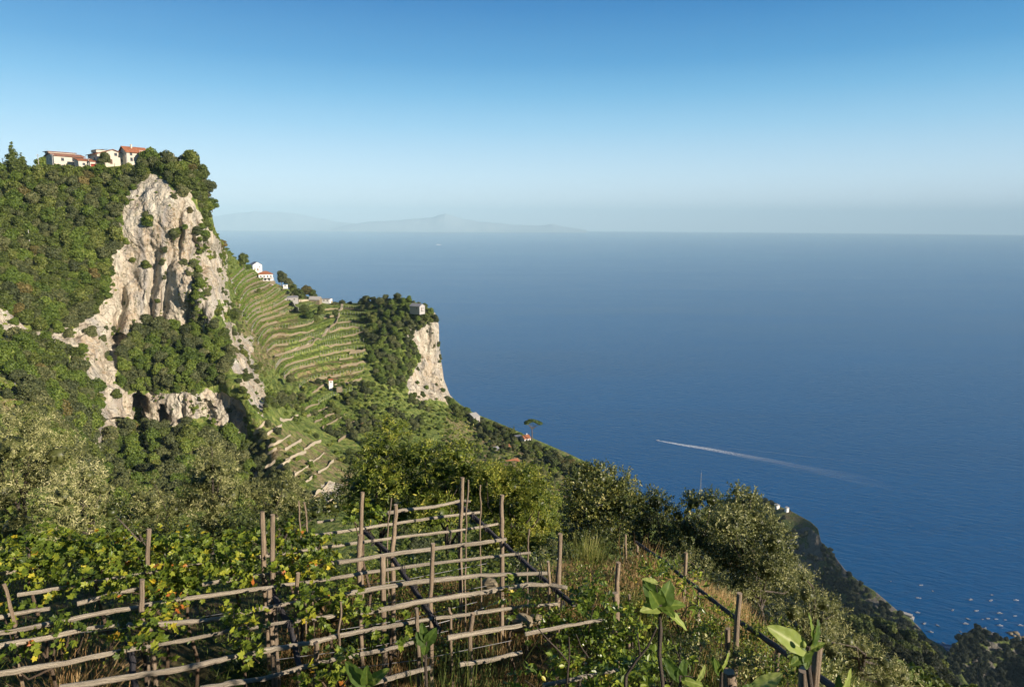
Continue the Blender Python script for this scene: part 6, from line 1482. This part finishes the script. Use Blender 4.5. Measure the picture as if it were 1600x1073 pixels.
fig('dark-leaved fig sapling at the bottom left of the tallest stake', 5.0, [(1062, 1055), (1064, 1090)], [(1062, 1058, 1038, 1030, 26, .0, (-.2, -.9, .3), .1), (1063, 1058, 1070, 1030, 24, .02, (.2, -.9, .3), .12), (1092, 1060, 1104, 1040, 16, -.03, (.4, -.6, .7), .8), (1070, 1062, 1100, 1070, 24, -.04, (.1, -.6, .8), .6)])
fig('broad-leaved gourd plant at the bottom under the front rails', 6.6, [(575, 1070), (574, 1090)], [(570, 1068, 538, 1034, 34, .05, (-.1, -.8, .5), .25), (578, 1066, 606, 1044, 24, .0, (.3, -.6, .8), .55), (574, 1070, 572, 1044, 28, -.1, (0, -.9, .3), .35), (566, 1078, 540, 1076, 24, -.05, (0, -.7, .7), .2)], 'gourd_plant', 'plant')
fig('dark broad-leaved plant at the foot of the dark beam', 7.2, [(666, 1004), (665, 1040)], [(664, 1004, 650, 988, 26, .0, (-.2, -.8, .5), .15), (668, 1002, 682, 982, 26, .0, (.3, -.8, .5), .12), (666, 1006, 662, 1024, 20, -.05, (0, -.8, .6), .3), (664, 996, 658, 972, 20, .05, (0, -.9, .3), .2)], 'gourd_plant', 'plant')
# bare crooked saplings in front of the shrubs
def twig(label, Y, pls):
    b = P(*pls[0][0], Y); o = empty('bare_sapling', b, label, 'sapling'); g = Geo()
    gb = Vector((b.x, b.y, gz1(b.x, b.y)-.1)); g.tube([gb-b, Vector((0, 0, 0))], [.022, .018], 6)
    for k, pl in enumerate(pls):
        n = len(pl); g.tube([P(x, y, Y)-b for x, y in pl], [.016*(1-.6*i/n)/(1+.5*(k > 0)) for i in range(n)], 6, bump=.2, seed=k)
    g.build('stem', MAT['bark'], o)
twig('bare forked sapling in front of the glossy shrubs', 7.2, [[(886, 1072), (887, 1050), (890, 1020), (889, 995)], [(888, 1034), (872, 1015), (855, 998), (838, 978)], [(919, 1026), (908, 1010), (900, 990)]])
twig('dark bare sapling slanting up to the large-leaved fig', 6.2, [[(978, 1055), (995, 1030), (1012, 1010), (1026, 980)], [(1000, 1024), (998, 1005), (996, 990)]])

# ------------------------------------------------------------------ grasses and ground cover
def blades(name, pts, h, w, mat, n, spread, lean=.35, label=None, tint=.5, kindf='stuff', parent=None, origin=None, curve=.4):
    rs = np.random.default_rng(len(pts)+n); pts = np.array([tuple(p) for p in pts]); k = rs.integers(0, len(pts), n)
    p = pts[k]+rs.normal(size=(n, 3))*np.array([spread, spread, 0])
    if parent is None: p[:, 2] = gz(p[:, 0], p[:, 1])-.02
    a = rs.random(n)*6.28; ln = np.abs(rs.normal(size=n))*lean; H = h*rs.uniform(.45, 1.25, n)
    d = np.stack([np.cos(a)*ln, np.sin(a)*ln, np.ones(n)], -1); d = unit(d); s = np.stack([-np.sin(a+.8), np.cos(a+.8), np.zeros(n)], -1)
    o2 = np.stack([np.cos(a), np.sin(a), np.zeros(n)], -1)*(H*curve*rs.random(n))[:, None]
    m1 = p+d*(H*.5)[:, None]+o2*.25; m2 = p+d*(H*.95)[:, None]+o2*.9-np.array([0, 0, 1])*(np.linalg.norm(o2, axis=1)*.3)[:, None]
    V = np.stack([p-s*w, p+s*w, m1+s*w*.8, m1-s*w*.8, m2], 1)
    if origin is not None: V = V-np.array(origin)
    b = np.arange(n)*5; g = Geo(); g.add(V.reshape(-1, 3), np.stack([b, b+1, b+2, b+3], 1), 0, np.repeat(np.clip(tint+.22*rs.normal(size=n), 0, 1), 5))
    F = np.stack([b+3, b+2, b+4], 1); g.f.append((F, 0, False))
    o = g.build(name, mat, parent)
    if parent is None: kind(o, kindf); 
    if label: o['label'] = label
    return o
def ground_pts(poly, n, z0=-7.5, seed=1):
    rs = random.Random(seed); xs = [p[0] for p in poly]; ys = [p[1] for p in poly]; out = []
    while len(out) < n:
        x = rs.uniform(min(xs), max(xs)); y = rs.uniform(min(ys), max(ys))
        if inpoly(np.array([x]), np.array([y]), poly)[0]: out.append((x, y, 0))
    return out
blades('dry_grass', ground_pts([(1.0, 12.2), (5.4, 12.6), (5.6, 17.5), (2.0, 18.5), (0.8, 15)], 420, seed=1), .48, .006, MAT['drygrass'], 17000, .14, .5, 'golden dry grass bank right of the pergola', .68)
blades('dry_grass', ground_pts([(-4.5, 7.5), (1.6, 7.0), (1.4, 13.5), (-3.5, 14.5)], 300, seed=2), .32, .006, MAT['drygrass'], 20000, .16, .9, 'matted dry stalks on the ground under the pergola', .40)
blades('dry_grass', ground_pts([(2.4, 8.0), (4.4, 7.6), (6.2, 11.5), (4.6, 13.0), (3.2, 11)], 260, seed=3), .28, .005, MAT['drygrass'], 3500, .13, .6, 'reddish dry grass between the handrail and the stakes', .35)
blades('green_grass', ground_pts([(4.4, 6.0), (6.6, 6.6), (8.4, 12.0), (6.4, 12.5), (4.9, 9)], 300, seed=4), .42, .006, MAT['grass'], 22000, .14, .5, 'yellow-green grass on the slope right of the handrail', .62)
blades('green_grass', ground_pts([(-13, 6), (0, 6), (1, 15.5), (-14, 16)], 500, seed=5), .34, .007, MAT['grass'], 12000, .30, .6, 'mixed green grass under the vines', .22)
blades('green_grass', ground_pts([(1.6, 6.5), (4.0, 6.5), (4.5, 12), (1.4, 12)], 240, seed=6), .26, .006, MAT['grass'], 12000, .25, .6, 'low grass among the fruit shrubs', .35)
def tuft(name, label, px, py, Y, h, n, sp, matk, tint, lean=.3, cat='grass clump', w=.007, curve=.4):
    v = P(px, py, Y); b = Vector((v.x, v.y, min(v.z, gz1(v.x, v.y)+.0))); o = empty(name, b, label, cat)
    blades('blades', [tuple(b)], h, w, MAT[matk], n, sp, lean, None, tint, parent=o, origin=tuple(b), curve=curve); return o
tuft('reed_clump', 'tall clump of long green blades at the bottom under the front rails', 705, 1073, 7.2, 2.1, 900, .30, 'grass', .35, .16, w=.009)
tuft('reed_clump', 'second clump of long blades right of the tall bottom clump', 750, 1060, 7.6, 1.9, 600, .25, 'grass', .30, .18, w=.009)
tuft('reed_clump', 'low clump of long blades at the bottom left of the tall one', 655, 1073, 7.0, 1.7, 400, .22, 'grass', .3, .2, w=.008)
tuft('dry_reed', 'bundle of dry yellow reeds leaning at the bottom left', 95, 1073, 8.4, 1.9, 130, .22, 'drygrass', .62, .38, w=.008, curve=.7)
tuft('dry_reed', 'dry brown reed heads beside the leaning yellow reeds', 112, 1040, 9.0, 1.5, 260, .24, 'drygrass', .32, .3, w=.007, curve=.7)
tuft('grass_clump', 'bright green upright grass clump on top of the dry bank', 922, 872, 16.0, 1.0, 900, .22, 'grass', .72, .28)
tuft('dry_reed', 'feathery dry grass beside the head of the handrail', 1010, 872, 15.5, .9, 500, .30, 'drygrass', .45, .3)
tuft('grass_clump', 'pale yellow-green grass clump right of the thick stake', 1320, 1070, 7.6, .8, 1200, .40, 'grass', .8, .35)
tuft('grass_clump', 'pale grass clump right of the doubled stake', 990, 915, 12.4, .6, 700, .25, 'grass', .8, .3)
# leafy weeds on the ground under the pergola
def weeds(pts, n, size, matk, label, tint, h=.3):
    rs = np.random.default_rng(n); pts = np.array(pts); k = rs.integers(0, len(pts), n); p = pts[k]+rs.normal(size=(n, 3))*[.22, .22, 0]
    p[:, 2] = gz(p[:, 0], p[:, 1])+rs.random(n)**1.5*h; nn = unit(rs.normal(size=(n, 3))*.6+[0, -.1, 1]); ax = np.cross(nn, rs.normal(size=(n, 3)))
    g = Geo(); put_leaves(g, OVAL, p, ax, nn, size*rs.uniform(.6, 1.3, n), np.clip(tint+.2*rs.normal(size=n), 0, 1)); o = kind(g.build('undergrowth', MAT[matk]), 'stuff'); o['label'] = label
weeds(ground_pts([(-14, 5.5), (-1, 5.5), (0, 15), (-15, 17)], 260, seed=7), 9000, .08, 'chestnut', 'leafy weeds under the vines', .25, .55)
weeds(ground_pts([(-3, 10), (2, 11), (2.5, 15.5), (-4, 16)], 80, seed=8), 9000, .06, 'chestnut', 'leafy weeds at the far edge of the terrace', .35, .5)
weeds(ground_pts([(2, 6), (5, 6), (8, 14), (3, 15)], 120, seed=9), 14000, .05, 'citrus', 'leafy weeds on the right slope', .35, .3)
weeds(ground_pts([(-16, 15), (6, 15), (9, 24), (-18, 24)], 200, seed=10), 22000, .09, 'carob', 'dark undergrowth below the terrace edge', .3, .8)

# low shrubs over the right-hand slope
for k, (x, y, Y, r, lab) in enumerate([(1180, 1000, 9.8, 20, 'leafy shrub under the handrail right of the tallest stake'), (1110, 955, 11.8, 18, 'reddish leafy shrub under the middle of the handrail'), (1160, 1035, 8.6, 20, 'shrub at the foot of the slope right of the tallest stake'), (1230, 1050, 7.6, 18, 'shrub left of the fig with the fruit'), (1095, 985, 10.6, 18, 'shrub left of the short crooked stake'),
      (1290, 1050, 8.2, 22, 'shrub right of the lower handrail'), (1215, 990, 11.0, 16, 'small shrub just above the lower handrail'), (1020, 890, 13.5, 18, 'shrub left of the upper handrail'), (1075, 1020, 9.4, 18, 'shrub between the saplings and the bare soil'), (1250, 1035, 9.5, 18, 'shrub behind the fig with the fruit')]):
    near_tree('low_shrub', 'shrub', lab, [(x, y, r*1.25), (x-r*1.2, y+8, r*.95), (x+r*1.1, y+6, r*1.0), (x+2, y+r*.9, r)], Y, matk=('chestnut', 'citrus', 'olive')[k % 3], tpl=OVAL, size=.055, dens=520, per=7, length=.15, seed=60+k, tint=(.4, .45, .5)[k % 3], trunk_r=.02, depth_j=.3)
# ------------------------------------------------------------------ the air
def build_haze():
    g = Geo().box(-47000, 47000, -2500, 48000, -6, 1420)
    m = bpy.data.materials.new('evening_air'); m.use_nodes = True; t = m.node_tree; t.nodes.clear()
    o = t.nodes.new('ShaderNodeOutputMaterial'); v = t.nodes.new('ShaderNodeVolumePrincipled')
    v.inputs['Color'].default_value = (.57, .85, 1.0, 1); v.inputs['Density'].default_value = HAZE_D; v.inputs['Anisotropy'].default_value = -0.18
    t.links.new(v.outputs[0], o.inputs['Volume'])
    kind(g.build('haze', m), 'stuff')
HAZE_D = 4.2e-5
build_haze()
